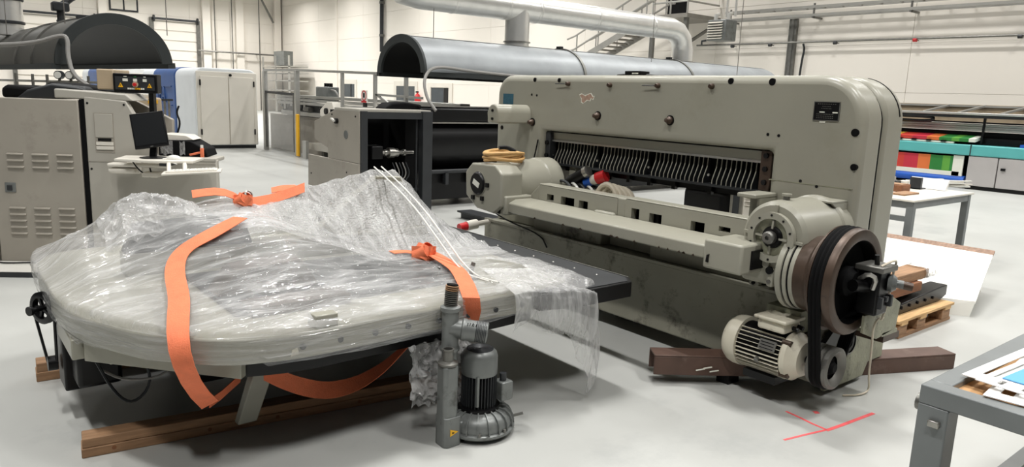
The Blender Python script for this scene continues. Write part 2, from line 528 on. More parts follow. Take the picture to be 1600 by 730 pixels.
# cable tray with ladder rungs
t = thing('cable_tray', 'long galvanised cable tray along the wall at upper right', 'cable tray', (WX - 0.35, 4.0, 4.2))
for z in (4.09, 4.31):
    for x in (WX - 0.5, WX - 0.18):
        B().bar((x, -4, z - 0.03), (x, 14.1, z), 0.03, 0.07).build('rail', 'railing', t)
r0 = None
for k in range(34):
    y = -3.5 + k * 0.52
    if r0 is None:
        r0 = B().box(-0.17, 0.17, -0.02, 0.02, -0.015, 0.015).build('rung', 'railing', t, local=True)
        r0.location = (0.01, y - 4.0, 0.1)
    else:
        share(r0, 'rung', t, (0.01, y - 4.0, 0.1))
for y in (6.0, 8.6, 11.2, 13.9):
    B().box(WX - 0.52, WX - 0.03, y, y + 0.05, 4.0, 4.05).build('wall_bracket', 'steel_dull', t)
    B().box(WX - 0.5, WX - 0.46, y, y + 0.04, 4.0, 4.4).build('drop_bracket', 'steel_dull', t)
t = thing('cable_riser', 'flat metal cable channel dropping down the wall from the tray', 'conduit', (WX - 0.1, 12.0, 1.8))
B().box(WX - 0.13, WX - 0.04, 11.9, 12.14, 1.8, 4.15).build('channel', 'steel_dull', t)
B().box(WX - 0.15, WX - 0.13, 11.98, 12.06, 1.8, 4.15).build('lid_rib', 'steel', t)
pipe('thin cable loop hanging beside the metal cable channel', [(WX - 0.1, 11.7, 1.8), (WX - 0.1, 11.65, 2.9), (WX - 0.1, 11.6, 3.2), (WX - 0.1, 11.66, 3.35)], 0.03, 'dark', 'cable', 2, 'hanging_cable')

# unit heater
t = thing('unit_heater', 'grey louvred unit heater hanging near the wall corner', 'heater', (18.8, 13.6, 3.4))
B().box(18.45, 19.0, 13.3, 13.95, 3.4, 4.0).build('casing', 'castgrey', t, bevel=0.03)
for k in range(7):
    B().box(18.38, 18.47, 13.4, 13.9, 3.46 + k * 0.075, 3.475 + k * 0.075, Matrix.Rotation(R(-25), 3, 'Y')).build('louvre', 'offwhite', t)
for y in (13.4, 13.85):
    B().tube([(18.7, y, 4.0), (18.7, y, 4.15), (18.9, y + 0.05, 4.2)], 0.06, 8).build('pipe_stub', 'foil', t)
for y in (13.25, 13.55):
    B().tube([(18.8, y, 4.1), (18.8, y, 8.98)], 0.035, 8).build('feed_pipe', 'foil', t)
B().tube([(18.5, 13.98, 3.42), (18.45, 14.1, 3.4), (18.45, 14.1, 3.3)], 0.03, 6).build('drain', 'dark', t)

# stairs with landing
t = thing('steel_staircase', 'steel staircase with railings and landing on the back wall', 'staircase', (18.8, 17.5, 0))
def stair_pt(k):
    return 19.6 - k * 0.262, 2.75 + k * 0.11
slope = (4.2 - 2.9) / (19.3 - 16.1)
tread = None
for k in range(12):
    y, z = 19.3 - k * 0.265, 2.95 + k * 0.108
    if tread is None:
        tread = B().box(-0.45, 0.45, -0.14, 0.14, -0.02, 0.02).build('step', 'steps', t, local=True)
    else:
        tread = share(tread, 'step', t)
    tread.location = (0.0, y - 17.5, z)
for x in (18.33, 19.27):
    B().bar((x, 19.5, 2.82), (x, 16.05, 4.22), 0.04, 0.2).build('stringer', 'railing', t)
    for o in (0.45, 0.9):
        B().tube([(x, 19.9, 2.75 + o), (x, 19.5, 2.85 + o), (x, 16.1, 4.25 + o), (x, 15.9, 4.25 + o)], 0.032, 6).build('handrail', 'railing', t)
    for k in range(4):
        y = 19.4 - k * 1.05
        z = 2.86 + (19.5 - y) * 0.406
        B().tube([(x, y, z), (x, y, z + 0.9)], 0.026, 6).build('baluster', 'railing', t)
B().box(18.3, WX - 0.05, 14.6, 16.1, 4.12, 4.24).build('landing', 'steps', t)
for o in (0.4, 0.8, 1.1):
    B().tube([(18.35, 16.0, 4.2 + o), (18.35, 14.65, 4.2 + o), (WX - 0.1, 14.65, 4.2 + o)], 0.03, 6).build('landing_rail', 'railing', t)
for y in (16.0, 15.3, 14.65):
    B().tube([(18.35, y, 4.2), (18.35, y, 5.3)], 0.03, 6).build('landing_post', 'railing', t)
for y in (14.7, 16.0):
    B().bar((18.4, y, 0), (18.4, y, 4.12), 0.12, 0.12, (1, 0, 0)).build('support_post', 'steel_dull', t)
B().bar((18.4, 14.7, 3.3), (WX, 14.7, 4.1), 0.08, 0.08).build('knee_brace', 'steel_dull', t)

# ------------------------------------------------------------------ half-cylinder hoods
def hood(name, label, loc, rz, tilt, a, b, L, bands, skin):
    t = thing(name, label, 'extraction hood', loc, rz)
    if tilt:
        t.matrix_basis = Matrix.Translation(loc) @ Matrix.Rotation(rz, 4, 'Z') @ Matrix.Rotation(tilt, 4, 'Y')
    n = 40
    def ell(ka, kb, i):
        th = PI * i / n
        return ka * math.cos(th), kb * math.sin(th)
    def shell(ka, kb, th, y0, y1):
        m = B()
        out, inn = [ell(ka, kb, i) for i in range(n + 1)], [ell(ka - th, kb - th, i) for i in range(n + 1)]
        m.prism(out + inn[::-1], y0, y1, 'y')
        return m
    shell(a, b, 0.012, 0.02, L).build('outer_shell', skin, t, local=True, sharp=25)
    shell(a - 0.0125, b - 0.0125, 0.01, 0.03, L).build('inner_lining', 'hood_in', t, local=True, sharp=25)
    shell(a + 0.012, b + 0.012, 0.115, -0.01, 0.03).build('end_flange', 'hood_dark', t, local=True, bevel=0.004, sharp=25)
    m = B()
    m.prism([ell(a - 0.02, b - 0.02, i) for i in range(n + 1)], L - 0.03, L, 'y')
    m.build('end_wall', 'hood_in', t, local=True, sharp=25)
    for s in (-1, 1):
        B().box(s * a - 0.04, s * a + 0.04, 0, L, -0.05, 0.012).build('edge_rail', 'hood_dark', t, local=True)
    for y in bands:
        shell(a + 0.02, b + 0.02, 0.03, y, y + 0.05).build('strap_band', 'steel_dull', t, local=True, sharp=25)
        B().box(-0.05, 0.05, y - 0.01, y + 0.06, b, b + 0.05).build('band_lug', 'dark', t, local=True)
    for x in (-0.35 * a, 0.3 * a):
        zt = b * math.sqrt(1 - (x / a) ** 2)
        B().box(x - 0.006, x + 0.006, 0.05, L - 0.05, zt - 0.01, zt + 0.006).build('lap_seam', 'steel_dull', t, local=True)
    return t
h1 = hood('extraction_hood', 'pale galvanised half-cylinder hood hanging behind the big cutter', (5.55, 9.6, 1.84), R(-90), 0, 0.68, 0.54, 9.0, (3.1, 6.0), 'galv')
h2 = hood('extraction_hood', 'dark half-cylinder hood hanging over the left machine, open end forward', (1.70, 9.0, 1.74), R(4), R(-3.2), 0.57, 0.52, 5.6, (1.2, 2.2), 'hood')

# insulated duct over the pale hood
t = thing('foil_duct', 'shiny foil-wrapped ventilation duct with two drops into the pale hood', 'duct', (9.0, 9.6, 2.3))
DZ, DR = 2.97, 0.205
B().tube([(5.35, 9.6, 4.2), (5.35, 9.6, 3.35), (5.42, 9.6, 3.12), (5.58, 9.6, DZ + 0.04), (5.85, 9.6, DZ), (11.55, 9.6, DZ), (11.75, 9.6, DZ - 0.05), (11.9, 9.6, DZ - 0.18), (11.96, 9.6, DZ - 0.38), (11.96, 9.6, 2.33)],
         DR, 28).build('main_run', 'foil', t, sharp=60)
B().cyl((7.72, 9.6, DZ), (7.72, 9.6, 2.33), 0.2, 28).build('branch', 'foil', t)
for x in (7.4, 8.05, 9.4, 10.9, 6.4):
    B().lathe([(DR + 0.001, 0), (DR + 0.006, 0.01), (DR + 0.006, 0.05), (DR + 0.001, 0.06)], (x, 9.6, DZ), (1, 0, 0), 28).build('foil_tape', 'foil', t)
for z in (2.42, 2.34):
    B().lathe([(0.2, 0), (0.225, 0.004), (0.225, 0.02), (0.2, 0.024)], (7.72, 9.6, z), (0, 0, 1), 28).build('flange', 'steel', t)
B().lathe([(0.2, 0), (0.23, 0.004), (0.23, 0.03), (0.2, 0.034)], (11.96, 9.6, 2.34), (0, 0, 1), 28).build('flange', 'steel', t)
t = thing('foil_duct', 'crinkled foil duct rising from the dark hood at the far left', 'duct', (1.1, 12.9, 2.1))
B().tube([(1.05, 12.9, 2.15), (1.05, 12.9, 2.9), (1.0, 12.9, 3.4), (0.6, 12.9, 3.8)], 0.22, 20).build('riser', 'foil', t)
for z in (2.3, 2.62):
    B().lathe([(0.215, 0), (0.24, 0.01), (0.24, 0.04), (0.215, 0.05)], (1.05, 12.9, z), (0, 0, 1), 20).build('clamp_ring', 'dark', t)
t = thing('hanger_bracket', 'dark angled bracket hanging above the dark left hood', 'bracket', (1.75, 13.0, 2.3))
B().tube([(1.75, 13.0, 2.3), (1.75, 13.0, 2.62), (1.95, 13.0, 2.8), (2.1, 13.0, 2.85)], 0.05, 8, 1).build('arm', 'dark', t)
B().box(1.64, 1.86, 12.9, 13.1, 2.55, 2.68).build('knuckle', 'dark', t, bevel=0.02)

def wire(label, x, y, z0, z1=9.0, dx=0.0, r=0.006):
    tag(B().tube([(x, y, z0), (x + dx, y, z1)], r, 6).build('hanger_wire', 'wire'), label, 'wire', 'thin suspension wires of the hoods')
wire('thin wire holding the open end of the pale hood', 6.05, 9.5, 1.9)
wire('thin wire crossing in front of the foil duct', 10.6, 9.2, 2.15)
wire('thin wire above the right edge of the dark hood', 2.3, 9.3, 2.1, r=0.005)
wire('thin wire above the cut end of the dark hood', 1.3, 9.4, 2.15, r=0.005)
wire('leftmost thin wire above the dark hood', 0.95, 11.6, 2.1, r=0.005)
wire('thin wire in front of the heater over the cutter', 13.0, 9.0, 2.1, r=0.008)

# cables along the hoods
pts = [(-0.6, 9.6, 1.92), (0.5, 9.3, 1.86), (0.95, 9.0, 1.9), (1.18, 8.9, 2.0), (1.24, 8.85, 1.98), (1.22, 8.8, 1.8), (1.24, 8.7, 1.6), (1.36, 8.6, 1.5)]
pipe('grey flexible conduit looping down from the dark hood to the machine', pts, 0.022, 'cable', 'cable', 2, 'flexible_conduit')
pts = [(9.5, 8.85, 1.87), (7.2, 8.88, 1.86), (6.2, 8.88, 1.9), (5.75, 8.8, 1.93), (5.48, 8.7, 1.88), (5.33, 8.6, 1.72), (5.32, 8.5, 1.5), (5.36, 8.4, 1.38), (5.38, 8.36, 1.33)]
pipe('grey flexible conduit arching from the pale hood to the open cabinet', pts, 0.022, 'cable', 'cable', 2, 'flexible_conduit')
# ------------------------------------------------------------------ long white and blue textile machine
t = thing('textile_machine', 'long white enclosed machine with blue bands and double cabinet doors', 'machine', (6.0, 19.1, 0))
def section(x0, x1, y0, y1, z0, z1, m, name, rr=0.22):
    poly = [(x0, z0), (x1, z0)] + arc(x1 - rr, z1 - rr, rr, 0, 90, 6) + arc(x0 + rr, z1 - rr, rr, 90, 180, 6)
    return B().prism(poly, y0, y1, 'y').build(name, m, t, bevel=0.03, sharp=30)
section(5.26, 6.8, 19.0, 20.7, 0.08, 1.98, 'panelwhite', 'cover_section')
section(5.24, 6.8, 20.7, 22.9, 0.08, 2.0, 'blue', 'blue_cover')
section(5.26, 6.8, 22.9, 24.3, 0.08, 1.99, 'panelwhite', 'cover_section')
B().box(5.6, 6.8, 24.3, 30.4, 0.08, 1.86).build('low_section', 'offwhite', t, bevel=0.05)
B().box(5.55, 5.6, 24.4, 30.3, 1.68, 1.75).build('dark_slot', 'black', t)
section(5.26, 6.8, 28.6, 30.6, 0.08, 2.04, 'panelwhite', 'cover_section')
section(5.24, 6.8, 30.6, 33.2, 0.08, 2.06, 'blue', 'blue_cover')
section(5.26, 6.8, 33.2, 34.6, 0.08, 2.05, 'panelwhite', 'cover_section')
for z in (1.48, 0.98):
    B().box(5.215, 5.245, 21.0, 22.7, z, z + 0.03).build('groove', 'blue', t)
fc = D.curves.new('embossed_letters', 'FONT')
fc.body = 'IPA'
fc.size, fc.extrude = 0.62, 0.02
tmp = D.objects.new('lettering', fc)
COL.objects.link(tmp)
me = D.meshes.new_from_object(tmp.evaluated_get(bpy.context.evaluated_depsgraph_get()))
D.objects.remove(tmp)
fo = D.objects.new('embossed_letters', me)
me.materials.clear()
me.materials.append(M['blue'])
COL.objects.link(fo)
fo.parent = t
fo.location = (5.225 - 6.0, 22.45 - 19.1, 1.07)
fo.rotation_euler = (R(90), 0, R(-90))
B().box(5.3, 6.78, 18.97, 19.02, 0.1, 1.9).build('end_frame', 'offwhite', t, bevel=0.02)
for a, b in ((5.38, 6.05), (6.07, 6.68)):
    d = B().box(a, b, 18.93, 18.98, 0.1, 1.78).build('cabinet_door', 'offwhite', t, bevel=0.01)
    for z in (0.35, 1.55):
        x = a - 0.02 if a < 6 else b - 0.01
        B().box(x, x + 0.03, 18.91, 18.95, z, z + 0.14).build('hinge', 'black', d)
B().cyl((6.1, 18.93, 1.82), (6.1, 18.9, 1.82), 0.035, 12).build('door_lock', 'black', t)
B().box(5.35, 6.75, 19.05, 34, 0.0, 0.09).build('plinth', 'dark', t)

# printed fabric stand beside it
t = thing('roller_rack', 'rack of thin upright metal rollers beside the white machine', 'rack', (4.2, 16.5, 0))
for k in range(6):
    B().cyl((4.1 + k * 0.085, 16.5, 0.45), (4.1 + k * 0.085, 16.5, 1.2), 0.022, 10).build('roller', 'steel', t)
B().box(4.04, 4.6, 16.44, 16.56, 0.0, 0.45).build('base', 'beige', t)
B().box(4.04, 4.6, 16.46, 16.54, 1.2, 1.24).build('top_bar', 'dark', t)
B().tube([(4.66, 16.5, 0.5), (4.74, 16.5, 0.75), (4.66, 16.5, 0.95), (4.72, 16.5, 1.1)], 0.02, 6, 2).build('cable', 'black', t)
t = thing('beige_feed_unit', 'small beige unit with yellow sticker behind the control panel', 'machine unit', (3.3, 14.0, 0))
B().box(2.85, 3.75, 14.0, 15.0, 0.9, 1.30).build('housing', 'beige', t, bevel=0.03)
B().box(2.9, 3.7, 14.05, 14.9, 0, 0.9).build('stand', 'cabgrey', t)
B().box(3.52, 3.68, 13.985, 14.0, 1.2, 1.26).build('warning_sticker', 'yellow', t)
B().box(3.2, 3.6, 14.1, 14.6, 1.3, 1.36).build('lid', 'offwhite', t, bevel=0.01)

for nm, dx, dy in (('roller_rack', -0.40, 0.30), ('beige_feed_unit', -0.36, 0.28)):
    o_ = D.objects[nm]
    o_.location = o_.location + Vector((dx, dy, 0))

# ------------------------------------------------------------------ aluminium-framed line with guard rails
t = thing('aluminium_frame_line', 'production line in an aluminium frame with clear guard door and railings', 'machine', (7.4, 15, 0))
AX = 6.8
for y in (18.45, 16.45):
    B().box(AX - 0.05, AX + 0.05, y - 0.06, y + 0.06, 0, 1.96).build('frame_post', 'alu', t, bevel=0.008)
for y in (14.1, 12.7, 11.55):
    B().box(AX - 0.03, AX + 0.03, y - 0.03, y + 0.03, 1.0, 1.9).build('rail_post', 'alu', t)
B().bar((AX, 18.5, 1.98), (AX, 16.4, 1.97), 0.06, 0.06).build('top_rail', 'alu', t)
B().bar((AX, 16.4, 1.97), (AX, 11.0, 1.86), 0.05, 0.05).build('top_rail', 'alu', t)
B().bar((AX, 18.5, 1.45), (AX, 16.4, 1.42), 0.06, 0.06).build('door_rail', 'dark', t)
B().bar((AX, 12.7, 1.5), (AX, 11.0, 1.47), 0.04, 0.04).build('mid_rail', 'alu', t)
B().bar((AX, 12.65, 1.5), (AX, 11.6, 1.15), 0.04, 0.04).build('brace', 'alu', t)
g = B().box(AX - 0.02, AX - 0.005, 16.55, 18.35, 0.1, 1.4).build('guard_door', 'clear', t)
for y in (16.58, 18.38):
    B().box(AX - 0.04, AX + 0.01, y - 0.03, y + 0.03, 0.08, 1.42).build('door_stile', 'steel_dull', g)
B().box(AX - 0.02, AX - 0.005, 16.55, 18.35, 1.48, 1.92).build('upper_guard', 'clear', t)
B().box(AX - 0.1, AX - 0.05, 16.2, 16.32, 0.02, 0.98).build('light_curtain', 'yellow', t, bevel=0.01)
B().box(AX - 0.1, AX - 0.03, 15.75, 15.95, 0.0, 0.4).build('kick_post', 'alu', t)
for z in (1.18, 1.26, 1.34):
    B().box(AX + 0.25, AX + 0.45, 10.2, 18.3, z, z + 0.065).build('profile_beam', 'alu', t, bevel=0.01)
B().box(AX + 0.3, AX + 1.6, 10.2, 18.2, 0.92, 1.02).build('conveyor_bed', 'alu', t, bevel=0.01)
B().box(AX + 0.35, AX + 1.5, 10.2, 18.2, 1.02, 1.17).build('drive_row', 'dark', t)
B().box(AX + 0.4, AX + 1.5, 16.0, 19.2, 0, 0.9).build('side_housing', 'cabgrey', t)
B().cyl((AX + 0.9, 16.3, 0.5), (AX + 0.9, 18.0, 0.5), 0.42, 32).build('fabric_roll', 'cardboard', t)
for y in (10.5, 13.2, 15.8):
    B().box(AX + 0.35, AX + 0.5, y, y + 0.12, 0, 0.95).build('leg', 'steel_dull', t)
B().box(AX + 0.1, AX + 1.2, 13.0, 16.2, 0.2, 0.34).build('lower_tray', 'cabgrey2', t)
B().box(AX + 0.3, AX + 0.6, 15.5, 16.1, 1.3, 1.62).build('control_box', 'castgrey', t, bevel=0.02)
for k in range(3):
    B().cyl((AX + 0.45, 15.6 + k * 0.14, 1.62), (AX + 0.45, 15.6 + k * 0.14, 1.70), 0.04, 8).build('knob', 'black', t)
B().tube([(AX + 0.4, 15.5, 1.55), (AX + 0.35, 15.2, 1.55), (AX + 0.35, 15.05, 1.45), (AX + 0.4, 15.1, 1.32), (AX + 0.4, 15.4, 1.3)], 0.02, 6, 2).build('cable', 'cable', t)
for y0, m in ((14.9, 'offwhite'), (12.6, 'offwhite')):
    B().prism([(y0 - 0.45, 0.98), (y0 + 0.35, 0.98), (y0 + 0.35, 1.12), (y0, 1.3), (y0 - 0.25, 1.3)], AX + 0.02, AX + 0.25, 'x').build('bearing_bracket', m, t, bevel=0.01)
    B().cyl((AX - 0.02, y0, 1.1), (AX + 0.05, y0, 1.1), 0.07, 14).build('bearing', 'black', t)
for k in range(9):
    y = 10.4 + k * 0.85
    B().box(AX + 0.22, AX + 0.4, y, y + 0.25, 1.04, 1.14).build('sensor_block', 'steel_dull' if k % 2 else 'black', t, bevel=0.01)
for k in range(8):
    y = 16.7 + k * 0.2
    B().box(AX + 0.3, AX + 0.6, y, y + 0.12, 1.05 + 0.05 * (k % 3), 1.35 - 0.07 * (k % 2)).build('valve_block', 'dark' if k % 2 else 'alu', t, bevel=0.01)
t = thing('warning_sign', 'small white sign with red ring above the production line', 'sign', (6.75, 13.05, 1.2))
B().box(6.74, 6.76, 12.93, 13.15, 1.33, 1.57).build('plate', 'white', t)
B().lathe([(0.08, 0), (0.1, 0), (0.1, 0.006), (0.08, 0.006), (0.08, 0)], (6.742, 13.04, 1.47), (-1, 0, 0), 24).build('ring', 'red', t)
B().box(6.733, 6.742, 13.01, 13.07, 1.43, 1.52).build('symbol', 'black', t)
B().box(6.733, 6.742, 12.94, 13.14, 1.335, 1.37).build('text_strip', 'red', t)
B().box(6.75, 6.78, 12.98, 13.1, 1.25, 1.35).build('mount', 'black', t)
t = thing('fire_extinguisher', 'small red fire extinguisher on the back wall left of the glass door', 'extinguisher', (WX - 0.2, 32.5, 0.9))
B().lathe([(0, 0), (0.14, 0.02), (0.15, 0.5), (0.1, 0.6), (0.04, 0.64), (0.04, 0.7), (0, 0.7)], (WX - 0.2, 32.5, 0.9), (0, 0, 1), 16).build('cylinder', 'red', t)
B().box(WX - 0.3, WX - 0.15, 32.47, 32.53, 1.58, 1.66).build('valve', 'black', t)
t = thing('wall_rack', 'pale grey box on a rack at the far hall corner', 'rack', (18.8, 47, 0))
B().box(18.4, 19.0, 46.5, 48.2, 3.0, 3.9).build('box', 'castgrey', t)
for z in (0.8, 1.4, 2.0, 2.5, 2.9):
    B().box(18.3, 19.6, 45.5, 50, z, z + 0.06).build('shelf', 'alu', t)
for y in (45.5, 47.7, 50):
    B().box(18.3, 18.4, y, y + 0.1, 0, 3.6).build('upright', 'alu', t)

# ------------------------------------------------------------------ calender with open end cabinet
t = thing('calender_machine', 'grey machine with open black end cabinet and long black drum', 'machine', (4.7, 8.9, 0))
m = B()
m.prism([(8.26, 0.66), (9.17, 0.66), (9.17, 0.79), (9.58, 0.885), (9.59, 1.127), (8.93, 1.31), (8.26, 1.31)], 4.205, 4.235, 'x')
m.build('side_panel', 'cabgrey', t, bevel=0.006)
B().prism([(8.26, 0.0), (9.82, 0.0), (9.80, 0.66), (8.26, 0.655)], 4.200, 4.235, 'x').build('lower_side_panel', 'cabgrey', t, bevel=0.006)
B().cyl((4.205, 8.62, 1.0), (4.198, 8.62, 1.0), 0.055, 20).build('cover_disc', 'castgrey', t)
lv = B().cyl((4.205, 8.87, 1.16), (4.17, 8.87, 1.16), 0.035, 14).build('lever_boss', 'black', t)
B().bar((4.165, 8.87, 1.16), (4.165, 8.97, 1.19), 0.02, 0.03, (1, 0, 0)).build('lever', 'white', lv)
for y, z in ((8.35, 1.24), (9.02, 1.24), (8.6, 0.52), (9.7, 0.4)):
    B().cyl((4.2, y, z), (4.194, y, z), 0.012, 8).build('screw', 'black', t)
B().box(4.2, 5.24, 8.26, 8.95, 1.30, 1.335).build('top_sheet', 'cabgrey2', t, bevel=0.005)
B().box(4.215, 4.30, 8.22, 8.27, 0, 1.31).build('front_post', 'dark', t)
B().box(5.09, 5.235, 8.2, 8.32, 0, 1.32).build('front_post', 'dark', t, bevel=0.006)
B().box(4.30, 5.09, 8.22, 8.27, 1.22, 1.30).build('front_lintel', 'dark', t)
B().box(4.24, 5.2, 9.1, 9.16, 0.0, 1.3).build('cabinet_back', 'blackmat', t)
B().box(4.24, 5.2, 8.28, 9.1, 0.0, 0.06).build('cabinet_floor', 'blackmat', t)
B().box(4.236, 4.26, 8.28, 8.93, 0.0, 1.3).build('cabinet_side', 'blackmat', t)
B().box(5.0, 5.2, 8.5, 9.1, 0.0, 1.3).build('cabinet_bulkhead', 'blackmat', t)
sh = B().lathe([(0, 0), (0.03, 0), (0.03, 0.06), (0.045, 0.06), (0.045, 0.09), (0.03, 0.09), (0.03, 0.12), (0.07, 0.12), (0.07, 0.2), (0.055, 0.2), (0.055, 0.26), (0.03, 0.26), (0.03, 0.34), (0.045, 0.34), (0.045, 0.37), (0.025, 0.37), (0.025, 0.5), (0, 0.5)],
               (4.62, 8.5, 0.77), (1, 0, 0), 20).build('drive_shaft', 'steel', t)
B().box(4.46, 4.63, 8.42, 8.6, 0.69, 0.87).build('bearing_block', 'black', t, bevel=0.02)
B().box(4.24, 5.1, 8.3, 8.34, 0.28, 0.31).build('cross_bar', 'dark', t)
for k in range(5):
    x = 4.75 + k * 0.05
    B().tube([(x, 8.4, 0.65), (x + 0.05, 8.36, 0.5), (x - 0.04, 8.36, 0.4), (x + 0.08, 8.4, 0.25)], 0.008, 6, 2).build('wire', 'cable' if k % 2 else 'dark', t)
B().tube([(5.05, 8.3, 1.28), (5.04, 8.28, 0.9), (5.05, 8.3, 0.7), (5.04, 8.28, 0.2)], 0.012, 6, 2).build('conduit', 'dark', t)
B().cyl((5.24, 9.0, 0.88), (13.0, 9.0, 0.88), 0.46, 48).build('drum', 'black', t)
B().box(5.24, 13.0, 8.50, 8.56, 1.18, 1.36).build('upper_guard', 'black', t, bevel=0.02)
B().box(5.24, 13.0, 8.49, 8.52, 1.155, 1.175).build('bright_edge', 'steel', t)
B().box(5.24, 13.0, 8.55, 9.5, 1.34, 1.38).build('top_cover', 'black', t)
B().box(5.24, 13.0, 8.52, 8.58, 0.1, 0.52).build('lower_guard', 'black', t, bevel=0.02)
B().box(5.24, 13.0, 8.6, 9.4, 0.1, 0.2).build('belly_tray', 'blackmat', t)
B().box(12.9, 13.1, 8.4, 9.6, 0, 1.3).build('far_end', 'black', t)
B().cyl((5.3, 8.46, 0.5), (12.9, 8.46, 0.5), 0.03, 10).build('guide_roller', 'dark', t)
for x in (5.6, 6.0):
    B().box(x, x + 0.05, 8.42, 8.5, 0.32, 0.48).build('roller_bracket', 'dark', t)
bb = B().prism([(4.75, 1.335), (5.35, 1.335), (5.3, 1.40), (5.05, 1.43), (4.85, 1.41)], 8.6, 8.9, 'y').build('crumpled_cover', 'blackmat', None, bevel=0.02)
tag(bb, 'black crumpled cover lying on top of the open cabinet', 'cover')

# ------------------------------------------------------------------ left machine with louvred cabinet
LO = (0.447, 7.351, 0.0)
LA = R(-33.7)
t = thing('press_machine', 'large grey machine at left with louvred cabinet and slanted side', 'machine', LO, LA)
kw = dict(parent=t, local=True)
B().box(-0.9, 0.69, 0.02, 1.1, 0.0, 1.37).build('cabinet_body', 'cabgrey', **kw)
cdoor = B().box(-0.02, 0.685, -0.012, 0.02, 0.01, 1.395).build('cabinet_door', 'cabgrey', bevel=0.008, **kw)
B().box(-0.9, -0.03, -0.012, 0.02, 0.06, 1.395).build('cabinet_panel', 'cabgrey', bevel=0.008, **kw)
B().box(0.69, 0.73, 0.0, 1.0, 0.02, 1.40).build('dark_gap', 'blackmat', **kw)
lou = None
for (zz, n) in ((0.94, 3), (0.49, 5)):
    for k in range(n):
        for s in (0.165, 0.36, 0.555):
            if lou is None:
                lou = B().prism([(-0.016, 0.003), (-0.02, -0.007), (0.004, -0.010), (0.004, 0.009)], -0.065, 0.065, 'x').build('louvre', 'cabgrey', cdoor, local=True, bevel=0.004)
            else:
                lou = share(lou, 'louvre', cdoor)
            lou.location = (s - 0.015 * (zz < 0.6), -0.012, zz - 0.054 * k)
lk = B().box(0.065, 0.15, -0.02, -0.01, 0.62, 0.70).build('latch_plate', 'castgrey', bevel=0.003, **kw)
B().box(0.085, 0.125, -0.03, -0.019, 0.635, 0.68).build('latch', 'dark', lk, local=True, bevel=0.004)
B().prism([(0.73, 0.03), (1.78, 0.03), (1.77, 0.935), (1.28, 0.955), (1.13, 1.27), (1.06, 1.40), (0.73, 1.425)], -0.005, 0.06, 'y').build('front_panel', 'cabgrey2', bevel=0.01, **kw)
B().prism([(0.73, 0.03), (1.72, 0.03), (1.71, 0.9), (0.73, 0.9)], 0.06, 0.22, 'y').build('lower_body', 'cabgrey2', **kw)
B().box(0.735, 1.76, -0.009, -0.004, 0.893, 0.897).build('panel_joint', 'cabgrey', **kw)
B().prism([(0.55, 0.9), (1.29, 0.9), (1.30, 1.245), (0.92, 1.435), (0.55, 1.47)], 0.35, 0.40, 'y').build('slanted_side_plate', 'cabgrey', bevel=0.006, **kw)
B().prism([(0.5, 1.405), (1.12, 1.40), (1.06, 1.455), (0.5, 1.48)], 0.0, 0.34, 'y').build('top_ledge', 'cabgrey2', bevel=0.01, **kw)
B().prism([(-0.14, 1.38), (0.5, 1.40), (0.88, 1.44), (0.6, 1.50), (0.44, 1.515), (0.26, 1.53), (0.17, 1.475), (-0.09, 1.495), (-0.14, 1.47)], 0.40, 0.9, 'y').build('black_cover', 'blackmat', bevel=0.03, **kw)
B().prism([(0.1, 1.38), (0.72, 1.40), (0.66, 1.50), (0.4, 1.52), (0.2, 1.46)], 0.16, 0.32, 'y').build('grey_cover', 'dark', bevel=0.02, **kw)
pc = B().wall_holes(0.80, 0.955, 0.97, 1.295, [(0.808, 0.947, 0.985, 1.06)], -0.008, -0.003, 'y').build('drive_bezel', 'cabgrey', **kw)
B().box(0.807, 0.948, -0.013, -0.007, 1.095, 1.288).build('drive_flap', 'cabgrey2', pc, local=True, bevel=0.002)
B().box(0.825, 0.93, -0.012, -0.006, 1.065, 1.088).build('drive_slot', 'black', pc, local=True)
for z in (0.995, 1.03):
    B().box(0.81, 0.946, -0.016, -0.004, z, z + 0.028).build('drive_front', 'offwhite', pc, local=True, bevel=0.002)
for s, z in ((0.757, 1.372), (1.045, 1.368), (0.757, 0.832)):
    B().cyl((s, -0.008, z), (s, 0.0, z), 0.009, 10).build('plug_hole', 'black', **kw)
B().box(1.25, 1.765, -0.012, 0.24, 0.915, 0.95).build('end_ledge', 'cabgrey2', bevel=0.01, **kw)
# control panel on top
cp = B().box(1.0, 1.36, 0.2, 0.3, 1.47, 1.63).build('control_panel', 'black', bevel=0.008, **kw)
B().box(0.86, 1.0, 0.22, 0.55, 1.49, 1.66).build('panel_housing', 'beige', cp, local=True, bevel=0.01)
B().box(1.02, 1.34, 0.197, 0.2, 1.495, 1.605).build('panel_face', 'dark', cp, local=True)
for s in (1.065, 1.30):
    B().prism([(s - 0.019, 1.515), (s + 0.019, 1.515), (s, 1.552)], 0.19, 0.197, 'y').build('warning_triangle', 'yellow', cp, local=True)
    B().box(s - 0.002, s + 0.002, 0.187, 0.19, 1.524, 1.54).build('exclamation', 'black', cp, local=True)
B().cyl((1.185, 0.197, 1.54), (1.185, 0.188, 1.54), 0.024, 20).build('button_ring', 'beige', cp, local=True)
B().cyl((1.185, 0.19, 1.54), (1.185, 0.17, 1.54), 0.014, 16).build('stop_button', 'red', cp, local=True)
for s, w in ((1.105, 0.02), (1.185, 0.015), (1.263, 0.015)):
    B().box(s - w, s + w, 0.19, 0.197, 1.565, 1.588).build('switch', 'lightprint', cp, local=True)
    B().box(s - w * 0.6, s + w * 0.6, 0.193, 0.197, 1.602, 1.608).build('caption', 'lightprint' if s != 1.185 else 'flag_green', cp, local=True)
for k in range(9):
    B().box(1.12 + k * 0.0155, 1.131 + k * 0.0155, 0.193, 0.197, 1.498, 1.512).build('text_character', 'yellow' if k in (4, 5, 6) else 'lightprint', cp, local=True)
B().box(1.27, 1.31, 0.24, 0.30, 1.2, 1.47).build('panel_post', 'black', cp, local=True)
